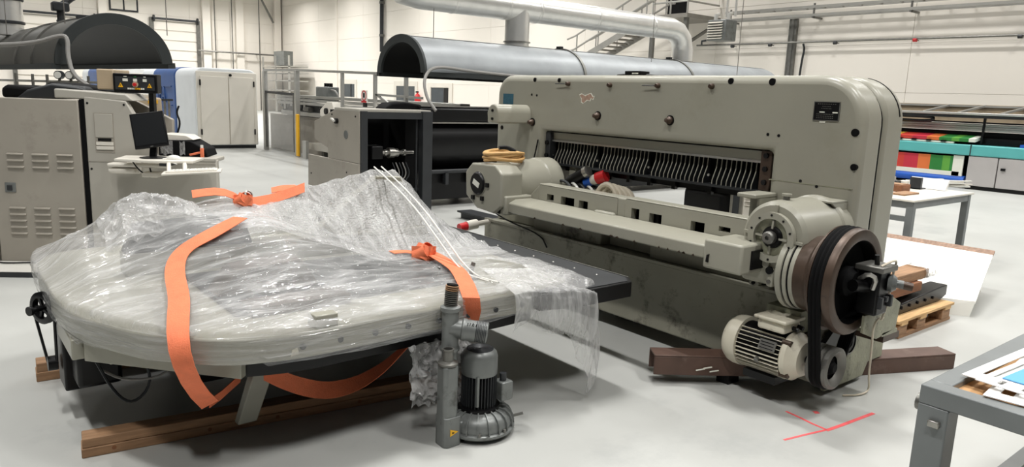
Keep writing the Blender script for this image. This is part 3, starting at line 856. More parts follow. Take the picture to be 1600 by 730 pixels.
for o_ in [cp] + [q for q in D.objects if q.parent == cp]:
    o_.data.transform(Matrix.Translation((-0.12, 0, -0.005)))
# air lines and gauges behind the covers
mf = B().tube([(-0.6, 1.6, 1.66), (1.2, 1.6, 1.68)], 0.012, 8).build('air_manifold', 'steel', **kw)
for k, (s, g) in enumerate(((0.2, 0), (0.36, 0), (0.5, 0), (0.62, 1), (0.73, 1), (0.9, 0), (1.0, 0))):
    B().cyl((s, 1.6, 1.58), (s, 1.6, 1.74), 0.014, 8).build('air_valve', 'steel_dull', mf, local=True)
    if g:
        B().cyl((s, 1.57, 1.74), (s, 1.63, 1.74), 0.042, 18).build('gauge_case', 'dark', mf, local=True)
        B().cyl((s, 1.565, 1.74), (s, 1.57, 1.74), 0.034, 18).build('gauge_face', 'white', mf, local=True)
B().tube([(1.0, 1.6, 1.69), (1.15, 1.55, 1.68), (1.28, 1.5, 1.6), (1.3, 1.4, 1.5)], 0.014, 6, 2).build('air_hose', 'white', mf, local=True)
for o_ in [mf] + [q for q in D.objects if q.parent == mf]:
    o_.data.transform(Matrix.Translation((-0.86, 0, -0.14)))
# low platform
B().box(-1.2, 1.1, -0.42, -0.02, 0.0, 0.035).build('floor_platform', 'platform', bevel=0.006, **kw)
B().box(-1.2, 1.1, -0.44, -0.42, 0.0, 0.04).build('platform_edge', 'dark', **kw)
B().tube([(0.3, -0.1, 0.045), (0.1, -0.14, 0.045), (0.02, -0.12, 0.045), (-0.1, -0.1, 0.06), (-0.12, -0.05, 0.12)], 0.007, 6, 2).build('loose_cable', 'black', **kw)

# monitor arm, tray, monitor, keyboard, mouse
def L2W(s, y, z):
    return Matrix.Translation(LO) @ Matrix.Rotation(LA, 4, 'Z') @ Vector((s, y, z))
t = thing('swing_arm_tray', 'off-white swing arm with small workstation shelf on the grey machine', 'shelf', L2W(1.2, -0.3, 0.84), LA)
LT = Matrix.Rotation(LA, 4, 'Z')
SH = (0, 0, 0)
def lp(bld, name, m, par, o, **k):
    off = Vector(o) - Vector(SH)
    bld.v = [tuple(Vector(v) - off) for v in bld.v]
    return bld.build(name, m, par, local=True, **k)
o = (1.2, -0.3, 0.84)
SH = (0.11, 0, 0.035)
lp(B().prism([(0.96, -0.08), (1.00, -0.40), (1.40, -0.46), (1.60, -0.40), (1.58, -0.08)], 0.905, 0.925, 'z'), 'shelf_top', 'offwhite', t, o, bevel=0.004)
lp(B().box(0.84, 1.32, -0.17, -0.06, 0.835, 0.865), 'upper_arm', 'offwhite', t, o, bevel=0.012)
lp(B().box(0.84, 1.05, -0.16, -0.06, 0.78, 0.825), 'lower_arm', 'offwhite', t, o, bevel=0.018)
lp(B().box(0.95, 1.05, -0.06, 0.0, 0.77, 0.87), 'wall_mount', 'offwhite', t, o, bevel=0.01)
lp(B().box(1.12, 1.25, -0.2, -0.08, 0.76, 0.80), 'power_brick', 'offwhite', t, o, bevel=0.008)
lp(B().box(1.28, 1.36, -0.24, -0.1, 0.86, 0.906), 'tray_support', 'dark', t, o)
for s in (1.42, 1.54):
    lp(B().tube([(s, -0.42, 0.9), (s + 0.03, -0.5, 0.9), (s + 0.05, -0.56, 0.85)], 0.016, 8, 1), 'keyboard_arm', 'offwhite', t, o)
lp(B().tube([(1.05, -0.2, 0.9), (1.1, -0.2, 0.82), (1.2, -0.18, 0.74), (1.17, -0.15, 0.84)], 0.006, 6, 2), 'cable', 'black', t, o)
SH = (0.115, 0, 0.035)
t = thing('computer_monitor', 'black computer monitor tilted on a round foot above the shelf', 'monitor', L2W(1.22, -0.28, 0.926), LA)
o = (1.22, -0.28, 0.926)
rm = Matrix.Rotation(R(12), 3, 'Z') @ Matrix.Rotation(R(-9), 3, 'Y') @ Matrix.Rotation(R(-14), 3, 'X')
mc = (1.225, -0.27, 1.15)
def mbox(x0, x1, y0, y1, z0, z1):
    return B().box(x0, x1, y0, y1, z0, z1, rm, mc)
bz = lp(mbox(1.10, 1.35, -0.285, -0.26, 1.005, 1.29), 'housing', 'black', t, o, bevel=0.006)
b2 = lp(mbox(1.113, 1.337, -0.288, -0.284, 1.03, 1.277), 'screen', 'screen', t, o)
lp(mbox(1.215, 1.235, -0.287, -0.284, 1.012, 1.018), 'badge', 'steel', t, o)
lp(B().bar((1.235, -0.25, 0.93), (1.24, -0.22, 1.08), 0.05, 0.03, (0, 1, 0)), 'neck', 'black', t, o)
lp(B().lathe([(0, 0), (0.10, 0), (0.1, 0.006), (0.03, 0.014), (0, 0.014)], (1.235, -0.25, 0.926), (0, 0, 1), 28), 'foot', 'black', t, o)
SH = (0.10, 0, 0.035)
t = thing('computer_mouse', 'white computer mouse beside the monitor foot', 'mouse', L2W(1.44, -0.33, 0.926), LA)
o = (1.44, -0.33, 0.926)
lp(B().grid(lambda i, j: (1.44 + 0.058 * math.cos(2 * PI * i / 16) * math.cos(j * PI / 12), -0.33 + 0.034 * math.sin(2 * PI * i / 16) * math.cos(j * PI / 12), 0.926 + 0.036 * math.sin(j * PI / 12)), 16, 7, True), 'shell', 'white', t, o)
lp(B().box(1.40, 1.412, -0.335, -0.33, 0.95, 0.957), 'wheel', 'cable', t, o)
lp(B().tube([(1.39, -0.34, 0.935), (1.36, -0.38, 0.93), (1.42, -0.43, 0.92), (1.5, -0.44, 0.9)], 0.004, 6, 2), 'cord', 'white', t, o)
SH = (0.16, 0.05, 0.05)
t = thing('computer_keyboard', 'off-white keyboard on the lower swing-out tray', 'keyboard', L2W(1.6, -0.6, 0.83), LA)
o = (1.6, -0.6, 0.83)
rk = Matrix.Rotation(R(14), 3, 'Z') @ Matrix.Rotation(R(-3), 3, 'Y')
kc = (1.58, -0.6, 0.845)
lp(B().box(1.38, 1.80, -0.70, -0.5, 0.83, 0.846, rk, kc), 'tray', 'offwhite', t, o, bevel=0.005)
lp(B().box(1.41, 1.77, -0.68, -0.53, 0.846, 0.856, rk, kc), 'keyboard_body', 'offwhite', t, o, bevel=0.003)
for r in range(4):
    for c in range(13):
        lp(B().box(1.42 + c * 0.026, 1.442 + c * 0.026, -0.672 + r * 0.034, -0.644 + r * 0.034, 0.856, 0.86, rk, kc), 'key', 'white', t, o)
SH = (-0.06, 0, 0.046)
t = thing('ink_tray_unit', 'black plastic unit with clear bag on the ledge behind the monitor', 'machine unit', L2W(1.55, 0.2, 0.905), LA)
o = (1.55, 0.2, 0.905)
lp(B().prism([(1.34, 0.906), (1.74, 0.906), (1.72, 0.97), (1.6, 1.04), (1.42, 1.04), (1.34, 1.0)], 0.05, 0.33, 'y'), 'body', 'blackmat', t, o, bevel=0.01)
lp(B().prism([(1.30, 1.02), (1.62, 1.045), (1.56, 1.08), (1.36, 1.09)], 0.08, 0.3, 'y'), 'lid', 'offwhite', t, o, bevel=0.004)
lp(B().grid(lambda i, j: (1.36 + 0.016 * i, 0.04 - 0.02 * math.sin(i * 0.6), 0.92 + 0.022 * j + 0.01 * math.sin(i * 1.7 + j)), 14, 6), 'clear_bag', 'bag', t, o, recalc=False)
SH = (-0.05, 0, 0.046)
t = thing('orange_trigger_tool', 'small orange and white hand tool on the machine ledge', 'tool', L2W(1.70, 0.02, 0.905), LA)
o = (1.70, 0.02, 0.905)
lp(B().bar((1.60, 0.0, 0.925), (1.70, 0.0, 0.95), 0.018, 0.018), 'handle', 'orange', t, o, bevel=0.004)
lp(B().box(1.69, 1.715, -0.015, 0.015, 0.906, 0.985), 'head', 'orange', t, o, bevel=0.004)
lp(B().cyl((1.702, 0, 0.985), (1.702, 0, 1.01), 0.012, 10), 'cap', 'white', t, o)
# ------------------------------------------------------------------ large format printer at right
t = thing('large_format_printer', 'long wide-format printer with turquoise beam and colourful print by the wall', 'printer', (17.6, 4.5, 0))
PXF = 17.0
B().box(PXF, PXF + 0.9, -1.5, 9.0, 0.70, 0.92).build('turquoise_beam', 'teal', t, bevel=0.02)
B().box(PXF - 0.006, PXF + 0.01, 5.93, 5.95, 0.70, 0.92).build('beam_joint', 'dark', t)
for a, b in ((5.42, 5.96), (4.45, 5.4), (3.4, 4.43), (2.4, 3.38)):
    d = B().box(PXF + 0.02, PXF + 0.8, a, b, 0.08, 0.69).build('cabinet_door', 'lav', t, bevel=0.01)
    if a < 5.3:
        B().box(PXF - 0.01, PXF + 0.03, b - 0.14, b - 0.06, 0.44, 0.49).build('door_handle', 'black', d)
B().box(PXF + 0.05, PXF + 0.8, -1.5, 5.96, 0.0, 0.08).build('plinth', 'black', t)
B().box(PXF + 0.5, PXF + 1.1, 5.96, 9.0, 0.0, 0.69).build('black_end', 'blackmat', t)
B().box(PXF + 0.35, PXF + 0.75, -1.5, 9.0, 0.92, 1.06).build('print_bed', 'black', t)
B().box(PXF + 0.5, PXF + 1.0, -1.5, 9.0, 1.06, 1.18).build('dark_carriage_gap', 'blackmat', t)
for z in (1.2, 1.25, 1.30):
    B().box(PXF + 0.45, PXF + 1.0, -1.5, 9.0, z, z + 0.045).build('guide_rail', 'alu', t, bevel=0.005)
B().box(PXF + 0.4, PXF + 0.95, -1.5, 9.0, 1.36, 1.39).build('dark_rail', 'black', t)
B().box(PXF + 0.9, PXF + 1.0, -1.5, 9.0, 1.36, 1.75).build('rear_cover', 'beige', t)
B().box(PXF + 0.15, PXF + 0.3, -1.5, 9.0, 1.53, 1.58).build('lid_bar', 'alu', t, bevel=0.01)
B().box(PXF + 0.2, PXF + 0.4, -1.5, 9.0, 1.47, 1.53).build('lid_dark_bar', 'dark', t)  # dark bar just below the lid bar
B().box(PXF + 0.85, PXF + 0.9, -1.5, 9.0, 1.70, 1.74).build('lid_back_bar', 'railing', t)
for y in (7.05, 6.35, 5.55, 4.75, 3.9):
    B().bar((PXF + 0.2, y, 1.57), (PXF + 0.9, y - 0.25, 1.73), 0.05, 0.04).build('lid_rib', 'railing', t)
B().box(PXF + 0.25, PXF + 0.3, 5.83, 5.87, 0.95, 1.5).build('lid_strut', 'black', t)
B().tube([(PXF + 0.3, 7.6, 1.47), (PXF + 0.3, 6.95, 1.47), (PXF + 0.3, 6.83, 1.42), (PXF + 0.3, 6.95, 1.37), (PXF + 0.3, 7.6, 1.37)], 0.035, 8, 1).build('cable_chain', 'black', t)
cols = ['flag_yellow', 'flag_red', 'flag_crimson', 'flag_orange', 'flag_green', 'flag_leaf', 'flag_green', 'lightprint']
ys = [7.75, 7.45, 7.15, 6.85, 6.6, 6.35, 6.2, 6.02, 5.9]
for k, c in enumerate(cols):
    a, b = ys[k + 1], ys[k]
    B().box(PXF + 0.05, PXF + 0.5, a, b, 0.945 + 0.06, 1.075, Matrix.Rotation(R(-8), 3, 'Y')).build('printed_stripe', c, t)
    if k < 7:
        B().box(PXF + 0.06, PXF + 0.1, a + 0.12, b + 0.12, 0.33, 0.66).build('hanging_stripe', c, t)
B().box(PXF + 0.055, PXF + 0.09, 6.12, 7.9, 0.22, 0.34).build('print_margin', 'lightprint', t)
B().box(PXF + 0.055, PXF + 0.09, 6.06, 6.26, 0.25, 0.68).build('print_margin', 'lightprint', t)
B().cyl((PXF + 0.1, 6.0, 0.17), (PXF + 0.1, 8.5, 0.17), 0.09, 18).build('take_up_roll', 'flag_blue', t)
B().box(PXF + 0.05, PXF + 0.12, 6.3, 7.9, 0.93, 0.96).build('clamp_bar', 'lightprint', t)
for y in (7.35, 7.05, 6.75, 6.45):
    B().box(PXF + 0.02, PXF + 0.1, y, y + 0.1, 0.95, 0.985).build('clamp', 'black', t)
B().box(PXF + 0.1, PXF + 0.3, 4.85, 5.1, 0.92, 0.98).build('blue_box', 'flag_blue', t)

# ------------------------------------------------------------------ work table with clutter
TZ = 0.70
t = thing('work_table', 'grey steel work table with white top behind the cutter', 'table', (8.2, 3.9, 0))
B().box(7.50, 9.0, 3.04, 5.2, TZ - 0.02, TZ).build('tabletop', 'offwhite', t, bevel=0.004)
B().box(7.53, 8.97, 3.06, 3.10, TZ - 0.09, TZ - 0.02).build('apron', 'frame_grey', t)
B().box(7.53, 7.57, 3.08, 5.18, TZ - 0.09, TZ - 0.02).build('apron', 'frame_grey', t)
for x, y in ((7.56, 3.09), (8.93, 3.09), (7.56, 5.14), (8.93, 5.14)):
    B().box(x - 0.035, x + 0.035, y - 0.035, y + 0.035, 0, TZ - 0.02).build('leg', 'frame_grey', t, bevel=0.006)
B().bar((7.56, 3.1, 0.5), (7.56, 5.1, 0.5), 0.04, 0.05).build('stretcher', 'frame_grey', t)
def on_table(px, py):
    return atz(px, py, TZ)
p = on_table(1408, 299)
t = thing('wooden_block', 'small brown wooden block on the cluttered work table', 'block', p)
B().box(p.x - 0.12, p.x + 0.1, p.y - 0.05, p.y + 0.14, TZ, TZ + 0.075).build('block', 'wooddark', t, bevel=0.006)
B().box(p.x - 0.1, p.x + 0.08, p.y - 0.04, p.y + 0.12, TZ + 0.075, TZ + 0.082).build('bark_strip', 'wood', t, bevel=0.003)
p = on_table(1415, 305)
tag(B().box(p.x - 0.1, p.x + 0.25, p.y - 0.03, p.y + 0.12, TZ, TZ + 0.018).build('wooden_lath', 'wood', bevel=0.004), 'thin wooden lath at the front corner of the work table', 'lath')
p = on_table(1436, 296)
t = thing('metal_bracket', 'dark upright metal bracket on the cluttered work table', 'bracket', p)
B().box(p.x - 0.02, p.x + 0.02, p.y - 0.02, p.y + 0.1, TZ, TZ + 0.13).build('upright', 'dark', t)
B().box(p.x - 0.02, p.x + 0.14, p.y - 0.02, p.y + 0.1, TZ, TZ + 0.012).build('foot', 'dark', t)
p = on_table(1465, 292)
t = thing('strip_bundle', 'bundle of white plastic strips heaped on the work table', 'bundle', p)
for k in range(14):
    a = random.uniform(-0.25, 0.25)
    q = Vector((p.x + random.uniform(-0.06, 0.1), p.y + random.uniform(-0.12, 0.12), TZ + 0.012 + 0.011 * (k // 2)))
    d = Vector((math.cos(a), math.sin(a) - 0.5, 0)) * random.uniform(0.2, 0.34)
    B().bar(q - d, q + d, 0.03, 0.01).build('strip', 'white' if k % 3 else 'offwhite', t)
p = Vector((8.85, 3.42, TZ))
t = thing('paper_sheet', 'pale blue paper sheet propped up on the work table', 'paper', p)
B().box(p.x - 0.03, p.x, p.y - 0.16, p.y + 0.24, TZ - 0.014, TZ + 0.126, Matrix.Rotation(R(35), 3, 'Y')).build('sheet', 'paper', t)
p = Vector((8.6, 3.75, TZ))
t = thing('metal_parts', 'small heap of bright machine parts at the back of the work table', 'parts', p)
for k in range(7):
    q = Vector((p.x + random.uniform(-0.15, 0.25), p.y + random.uniform(-0.15, 0.2), TZ))
    if k % 2:
        B().cyl(q, q + Vector((0, 0, 0.05 + 0.02 * k)), 0.03, 12).build('turned_part', 'steel', t)
    else:
        B().box(q.x - 0.06, q.x + 0.06, q.y - 0.04, q.y + 0.04, TZ, TZ + 0.07).build('milled_part', 'offwhite' if k % 4 else 'dark', t, bevel=0.005)

# ------------------------------------------------------------------ white panel on the floor
t = thing('display_board', 'large white tilted panel with brown edge on the floor behind the pallet', 'panel', (6.7, 2.6, 0))
NR, NL = Vector((6.256, 1.99, 0.125)), Vector((6.03, 2.38, 0.125))
FR, FL = Vector((7.25, 2.23, 0.34)), Vector((7.25, 3.6, 0.34))
th = Vector((0, 0, -0.02))
B().add([NR, NL, FL, FR, NR + th, NL + th, FL + th, FR + th], [(0, 1, 2, 3), (7, 6, 5, 4), (0, 4, 5, 1), (1, 5, 6, 2), (2, 6, 7, 3), (3, 7, 4, 0)]).build('sheet', 'board', t)
B().add([NR, NL, Vector((NL.x - 0.03, NL.y, 0)), Vector((6.235, 2.01, 0)), NR + Vector((0.02, 0.012, 0)), NL + Vector((0.02, 0.012, 0)), Vector((NL.x - 0.01, NL.y + 0.012, 0)), Vector((6.255, 2.022, 0))],
        [(0, 1, 2, 3), (7, 6, 5, 4), (0, 4, 5, 1), (1, 5, 6, 2), (2, 6, 7, 3), (3, 7, 4, 0)]).build('folded_flange', 'board', t)
e = Vector((0.035, 0, 0.035))
B().add([FR, FL, FL + e, FR + e, FR + th, FL + th, FL + e + th, FR + e + th], [(0, 1, 2, 3), (7, 6, 5, 4), (0, 4, 5, 1), (1, 5, 6, 2), (2, 6, 7, 3), (3, 7, 4, 0)]).build('wooden_edge', 'chip', t)
B().bar((7.2, 2.3, 0), (7.2, 2.3, 0.32), 0.05, 0.05, (1, 0, 0)).build('prop', 'wood', t)
B().bar((7.2, 3.5, 0), (7.2, 3.5, 0.32), 0.05, 0.05, (1, 0, 0)).build('prop', 'wood', t)

# ------------------------------------------------------------------ pallet with timber and black steel profile
t = thing('wooden_pallet', 'pale wooden pallet behind the flywheel end of the cutter', 'pallet', (5.6, 2.5, 0))
for y in (2.12, 2.46):
    B().box(5.15, 6.02, y - 0.05, y + 0.05, 0, 0.022).build('bottom_board', 'wood', t)
for x in (5.93, 5.5, 5.2):
    for y in (2.12, 2.46):
        B().box(x - 0.07, x + 0.07, y - 0.05, y + 0.05, 0.022, 0.095).build('block', 'wood', t, bevel=0.004)
for y in (2.11, 2.29, 2.46):
    B().box(5.1, 6.04, y - 0.05, y + 0.05, 0.115, 0.135).build('top_board', 'woodraw', t, bevel=0.003)
for x in (5.93, 5.5, 5.2):
    B().box(x - 0.05, x + 0.05, 2.06, 2.51, 0.095, 0.115).build('stringer', 'woodraw', t)
t = thing('steel_profile', 'black tapered steel profile lying on the pallet', 'profile', (5.7, 2.4, 0.136))
B().prism([(5.12, 0.136), (5.95, 0.136), (6.08, 0.17), (6.08, 0.25), (5.98, 0.25), (5.12, 0.2)], 2.14, 2.27, 'y').build('body', 'black', t, bevel=0.006)
B().prism([(5.15, 0.235), (5.96, 0.235), (5.96, 0.25), (5.15, 0.25)], 2.275, 2.45, 'y').build('flange', 'dark', t)
for k in range(5):
    B().cyl((5.3 + k * 0.13, 2.139, 0.185), (5.3 + k * 0.13, 2.132, 0.185), 0.012, 10).build('bolt_hole', 'blackmat', t)
for i, (x0, x1, y0, z0, lab) in enumerate(((4.95, 5.68, 2.17, 0.252, 'lower dark-stained timber stacked on the black steel profile'), (4.95, 5.85, 2.2, 0.323, 'upper brown timber with film-wrapped end on the pallet stack'))):
    t = thing('timber_beam', lab, 'timber', (x0, y0, z0), 0, 'timbers on the pallet')
    B().box(x0, x1, y0, y0 + 0.16, z0, z0 + 0.07).build('beam', 'wooddark' if i == 0 else 'wood', t, bevel=0.005)
    B().box(x1, x1 + 0.002, y0 + 0.01, y0 + 0.15, z0 + 0.008, z0 + 0.062).build('end_grain', 'wood', t)
    if i:
        B().grid(lambda b, a: (x1 - 0.08 + 0.018 * a + 0.008 * math.sin(b * 1.9), y0 + 0.08 + (0.1 + 0.008 * math.sin(a * 2.2 + b)) * math.cos(2 * PI * b / 20), z0 + 0.037 + (0.055 + 0.006 * math.sin(3 * b + a)) * math.sin(2 * PI * b / 20)), 20, 12, True).build('film_sleeve', 'bag', t)

# ------------------------------------------------------------------ brown channel beams on the floor
def channel(label, p, q, z, h=0.115, w=0.13, ext=0.0):
    p, q = Vector((*p, 0)), Vector((*q, 0))
    d = (q - p).normalized()
    n = Vector((-d.y, d.x, 0))
    t = thing('steel_channel', label, 'steel beam', (p.x, p.y, z), 0, 'brown channels under the cutter')
    def strip(o0, o1, z0, z1, name):
        a = [p + n * o0, p + n * o1, q + n * o1, q + n * o0]
        vs = [Vector((v.x, v.y, z0)) for v in a] + [Vector((v.x, v.y, z1)) for v in a]
        B().add(vs, [(0, 1, 2, 3), (7, 6, 5, 4), (0, 4, 5, 1), (1, 5, 6, 2), (2, 6, 7, 3), (3, 7, 4, 0)]).build(name, 'channel', t, bevel=0.003)
    strip(0, w, z + h - 0.01, z + h, 'web')
    strip(0, 0.01, z, z + h - 0.01, 'flange')
    strip(w - 0.01, w, z, z + h - 0.01, 'flange')
    return t
c1 = channel('rusty brown channel beam jutting left from under the cutter', (3.07, 2.49), (3.50, 2.17), 0.055)
B().box(3.42, 3.52, 2.24, 2.32, 0.0, 0.055).build('packing_block', 'black', c1)
m = B()
for dx, dz in ((0.0, 0.0), (0.03, 0.012), (0.06, -0.006)):
    m.bar((3.25 + dx, 2.34 - dx * 0.8, 0.09 + dz), (3.29 + dx, 2.31 - dx * 0.8, 0.1 + dz), 0.004, 0.006)
m.build('paint_mark', 'lightprint', c1)
c2 = channel('brown channel beam lying right of the cutter on the floor', (4.21, 1.885), (4.84, 1.60), 0.0, 0.10, 0.14)

# ------------------------------------------------------------------ near grey table with paper cut-outs
NZ = 0.80
t = thing('steel_frame_table', 'grey steel frame table in the right foreground corner', 'table', (2.9, 0.1, 0))
for a in ((2.13, 2.19, -1.2, 0.78), (3.7, 3.76, -1.2, 0.78), (2.19, 3.7, 0.72, 0.78), (2.19, 3.7, -1.2, -1.14)):
    B().box(a[0], a[1], a[2], a[3], NZ - 0.055, NZ).build('frame_rail', 'frame_grey', t, bevel=0.004)
B().box(2.19, 3.7, -1.14, 0.72, NZ - 0.03, NZ - 0.018).build('inset_board', 'cardboard', t)
for x, y in ((2.13, 0.70), (3.68, 0.70), (2.13, -1.2), (3.68, -1.2)):
    B().box(x, x + 0.08, y, y + 0.08, 0, NZ - 0.055).build('leg', 'frame_grey', t, bevel=0.004)
B().bar((2.17, 0.74, 0.3), (3.72, 0.74, 0.3), 0.05, 0.05).build('lower_rail', 'frame_grey', t)
for x in (2.17, 3.72):
    B().bar((x, 0.74, 0.3), (x, -1.16, 0.3), 0.05, 0.05).build('lower_rail', 'frame_grey', t)
B().box(2.115, 2.13, 0.715, 0.745, 0.69, 0.71).build('clip', 'steel', t, bevel=0.003)
B().cyl((2.17, 0.78, 0.735), (2.17, 0.795, 0.735), 0.025, 14).build('round_cap', 'steel_dull', t)
def sheet(name, label, cx, cy, rot, w, h, holes, z, m='paper'):
    o = thing(name, label, 'paper', (cx, cy, z), rot, 'paper cut-outs on the near table')
    b = B()
    us = sorted({0, w, *[q for a in holes for q in a[:2]]})
    vs_ = sorted({0, h, *[q for a in holes for q in a[2:]]})
    for a0, a1 in zip(us[:-1], us[1:]):
        for b0, b1 in zip(vs_[:-1], vs_[1:]):
            if not any(k[0] <= (a0 + a1) / 2 <= k[1] and k[2] <= (b0 + b1) / 2 <= k[3] for k in holes):
                b.box(a0, a1, b0, b1, 0, 0.0025)
    b.build('sheet', m, o, local=True)
    return o
sheet('paper_template', 'white slotted paper template nearest the table corner', 2.175, 0.64, R(-84), 0.75, 0.9, [(0.03, 0.06, 0.05, 0.13), (0.12, 0.15, 0.05, 0.13), (0.21, 0.24, 0.05, 0.13), (0.03, 0.055, 0.2, 0.7)], NZ + 0.004)
sheet('paper_template', 'white slotted paper template along the rear table rail', 2.27, 0.655, R(-3), 1.1, 0.075, [(0.06, 0.9, 0.03, 0.045)], NZ + 0.012)
sheet('paper_template', 'topmost white paper template with blue card on it', 2.225, 0.46, R(-4), 1.2, 0.225, [(0.07, 1.0, 0.196, 0.208), (0.02, 0.08, 0.03, 0.05), (0.02, 0.08, 0.10, 0.12), (0.02, 0.06, 0.165, 0.18)], NZ + 0.019)
sheet('blue_card', 'bright blue printed card on the white paper templates', 2.305, 0.565, R(-4), 0.7, 0.075, [], NZ + 0.023, 'sky')
# ------------------------------------------------------------------ the big guillotine cutter
XF = 3.88
t = thing('guillotine_cutter', 'huge grey-green guillotine paper cutter with arched frame and comb clamp', 'machine', (4.0, 3.4, 0))
CT = t
def frame_poly(y0, y1, z0, z1, rr, rl, oy0, oy1, oz):
    return [(y0, z0)] + [(y, z) for y, z in arc(y0 + rr, z1 - rr, rr, 180, 90, 10)] + arc(y1 - rl, z1 - rl, rl, 90, 0, 8) + [(y1, z0), (oy1, z0), (oy1, oz), (oy0, oz), (oy0, z0)]
B().prism(frame_poly(1.875, 5.07, 0.54, 1.73, 0.26, 0.17, 2.405, 4.46, 1.295), XF, 4.11, 'x').build('arch_frame', 'cutter', t, bevel=0.05, seg=5, sharp=40)
B().prism(frame_poly(1.90, 5.05, 0.54, 1.715, 0.25, 0.16, 2.40, 4.47, 1.30), 4.10, 4.14, 'x').build('frame_seam', 'blackmat', t)
B().prism(frame_poly(1.885, 5.06, 0.12, 1.735, 0.25, 0.17, 2.405, 4.46, 1.25), 4.135, 4.37, 'x').build('rear_frame', 'cutter', t, bevel=0.035, seg=4, sharp=40)
B().prism(arc(2.135, 1.485, 0.2522, 100, 172, 10) + arc(2.135, 1.485, 0.24, 172, 100, 10), 4.30, 4.312, 'x').build('cover_slit', 'blackmat', t)
# base
B().prism([(1.86, 0.1), (4.82, 0.1), (4.82, 0.54), (2.0, 0.54), (1.86, 0.44)], 3.6, 4.36, 'x').build('base_casting', 'cutter_dirty', t, bevel=0.012)
B().prism([(3.72, 0.03), (4.15, 0.03), (4.2, 0.105), (4.37, 0.105), (4.37, 0.5), (4.05, 0.42), (3.72, 0.42)], 1.835, 1.865, 'y').build('end_plate', 'worn', t, bevel=0.008)
for y in (2.4, 3.4, 4.4):
    B().box(3.85, 4.25, y - 0.12, y + 0.12, 0, 0.1).build('foot', 'black', t)
B().box(4.0, 4.25, 1.9, 2.05, 0.0, 0.1).build('foot', 'black', t)
B().box(3.585, 3.62, 2.02, 4.8, 0.535, 0.556).build('base_ledge', 'cutter_dirty', t, bevel=0.004)
for a, b, x in ((3.52, 4.25, 3.66), (2.25, 3.08, 3.66), (4.3, 4.8, 3.72), (3.08, 3.52, 3.74)):
    B().box(x, 3.9, a + 0.004, b - 0.004, 0.545, 0.81).build('apron_panel', 'cutter_dirty', t, bevel=0.006)
cl = B().box(3.59, 3.63, 2.22, 2.28, 0.555, 0.585).build('ledge_clip', 'cutter', t, bevel=0.004)
B().cyl((3.59, 2.25, 0.57), (3.58, 2.25, 0.57), 0.01, 10).build('clip_bolt', 'black', cl)

# table support casting with pockets
wins = [(3.862, 3.935, 0.822, 0.868), (3.647, 3.784, 0.806, 0.87), (3.513, 3.6, 0.803, 0.866)]
B().wall_holes(3.24, 4.02, 0.795, 0.925, wins, 3.50, 3.545).build('pocket_wall', 'cutter', t)
wins = [(3.05, 3.117, 0.806, 0.88), (2.868, 2.967, 0.803, 0.87), (2.548, 2.647, 0.802, 0.87), (2.372, 2.45, 0.842, 0.87)]
B().wall_holes(2.27, 3.17, 0.795, 0.93, wins, 3.50, 3.545).build('pocket_wall', 'cutter', t)
for a, b, h in ((3.24, 4.02, 0.925), (2.27, 3.17, 0.93)):
    B().box(3.50, 3.60, a, b, h, h + 0.010).build('casting_top', 'cutter', t, bevel=0.006)
    B().box(3.59, 3.60, a, b, 0.79, h).build('casting_back', 'blackmat', t)
    B().box(3.55, 3.59, a + 0.004, b - 0.004, 0.78, 0.796).build('pocket_floor', 'blackmat', t)
    B().box(3.545, 3.59, a, a + 0.02, 0.79, h).build('casting_end', 'cutter', t)
    B().box(3.545, 3.59, b - 0.02, b, 0.79, h).build('casting_end', 'cutter', t)
    for k in range(3):
        yy = a + (b - a) * (k + 1) / 4
        B().box(3.55, 3.59, yy - 0.012, yy + 0.012, 0.79, h).build('casting_rib', 'black', t)
B().prism([(4.02, 0.795), (4.16, 0.795), (4.10, 0.86), (4.02, 0.925)], 3.50, 3.6, 'x').build('casting_nose', 'cutter', t, bevel=0.008)
B().box(3.50, 3.61, 3.165, 3.245, 0.79, 0.935).build('joint_block', 'cutter', t, bevel=0.012)
B().box(3.46, 3.5, 3.24, 3.42, 0.79, 0.83).build('joint_saddle', 'cutter', t, bevel=0.015)
B().box(3.58, 4.2, 2.45, 4.42, 0.76, 0.79).build('table_bed', 'steel_dull', t)
# front guide bar
B().prism([(3.28, 0.72), (3.5, 0.72), (3.5, 0.815), (3.34, 0.815), (3.28, 0.79)], 2.3, 4.12, 'y').build('guide_bar', 'cutter', t, bevel=0.008)
eb = B().box(3.22, 3.5, 2.10, 2.34, 0.685, 0.845).build('guide_end_block', 'cutter', t, bevel=0.014)
B().box(3.30, 3.46, 2.092, 2.104, 0.71, 0.81).build('end_recess', 'black', eb)
B().prism([(2.30, 0.72), (2.315, 0.722), (2.31, 0.76), (2.297, 0.765), (2.30, 0.74)], 3.212, 3.221, 'x').build('paint_chip', 'black', eb)
b2 = B().box(3.25, 3.5, 4.10, 4.28, 0.70, 0.84).build('guide_joint', 'cutter', t, bevel=0.012)
for y in (4.17, 4.245):
    B().box(3.243, 3.252, y - 0.012, y + 0.014, 0.705, 0.835).build('paint_wear', 'black', b2)
    B().box(3.25, 3.4, y - 0.01, y + 0.012, 0.838, 0.843).build('paint_wear', 'black', b2)
for k in range(14):
    y = random.uniform(2.4, 4.1)
    w = random.uniform(0.008, 0.03)
    B().prism([(y, 0.72), (y + w, 0.722), (y + w * 0.4, 0.733)], 3.2775, 3.281, 'x').build('paint_chip', 'rust', t)

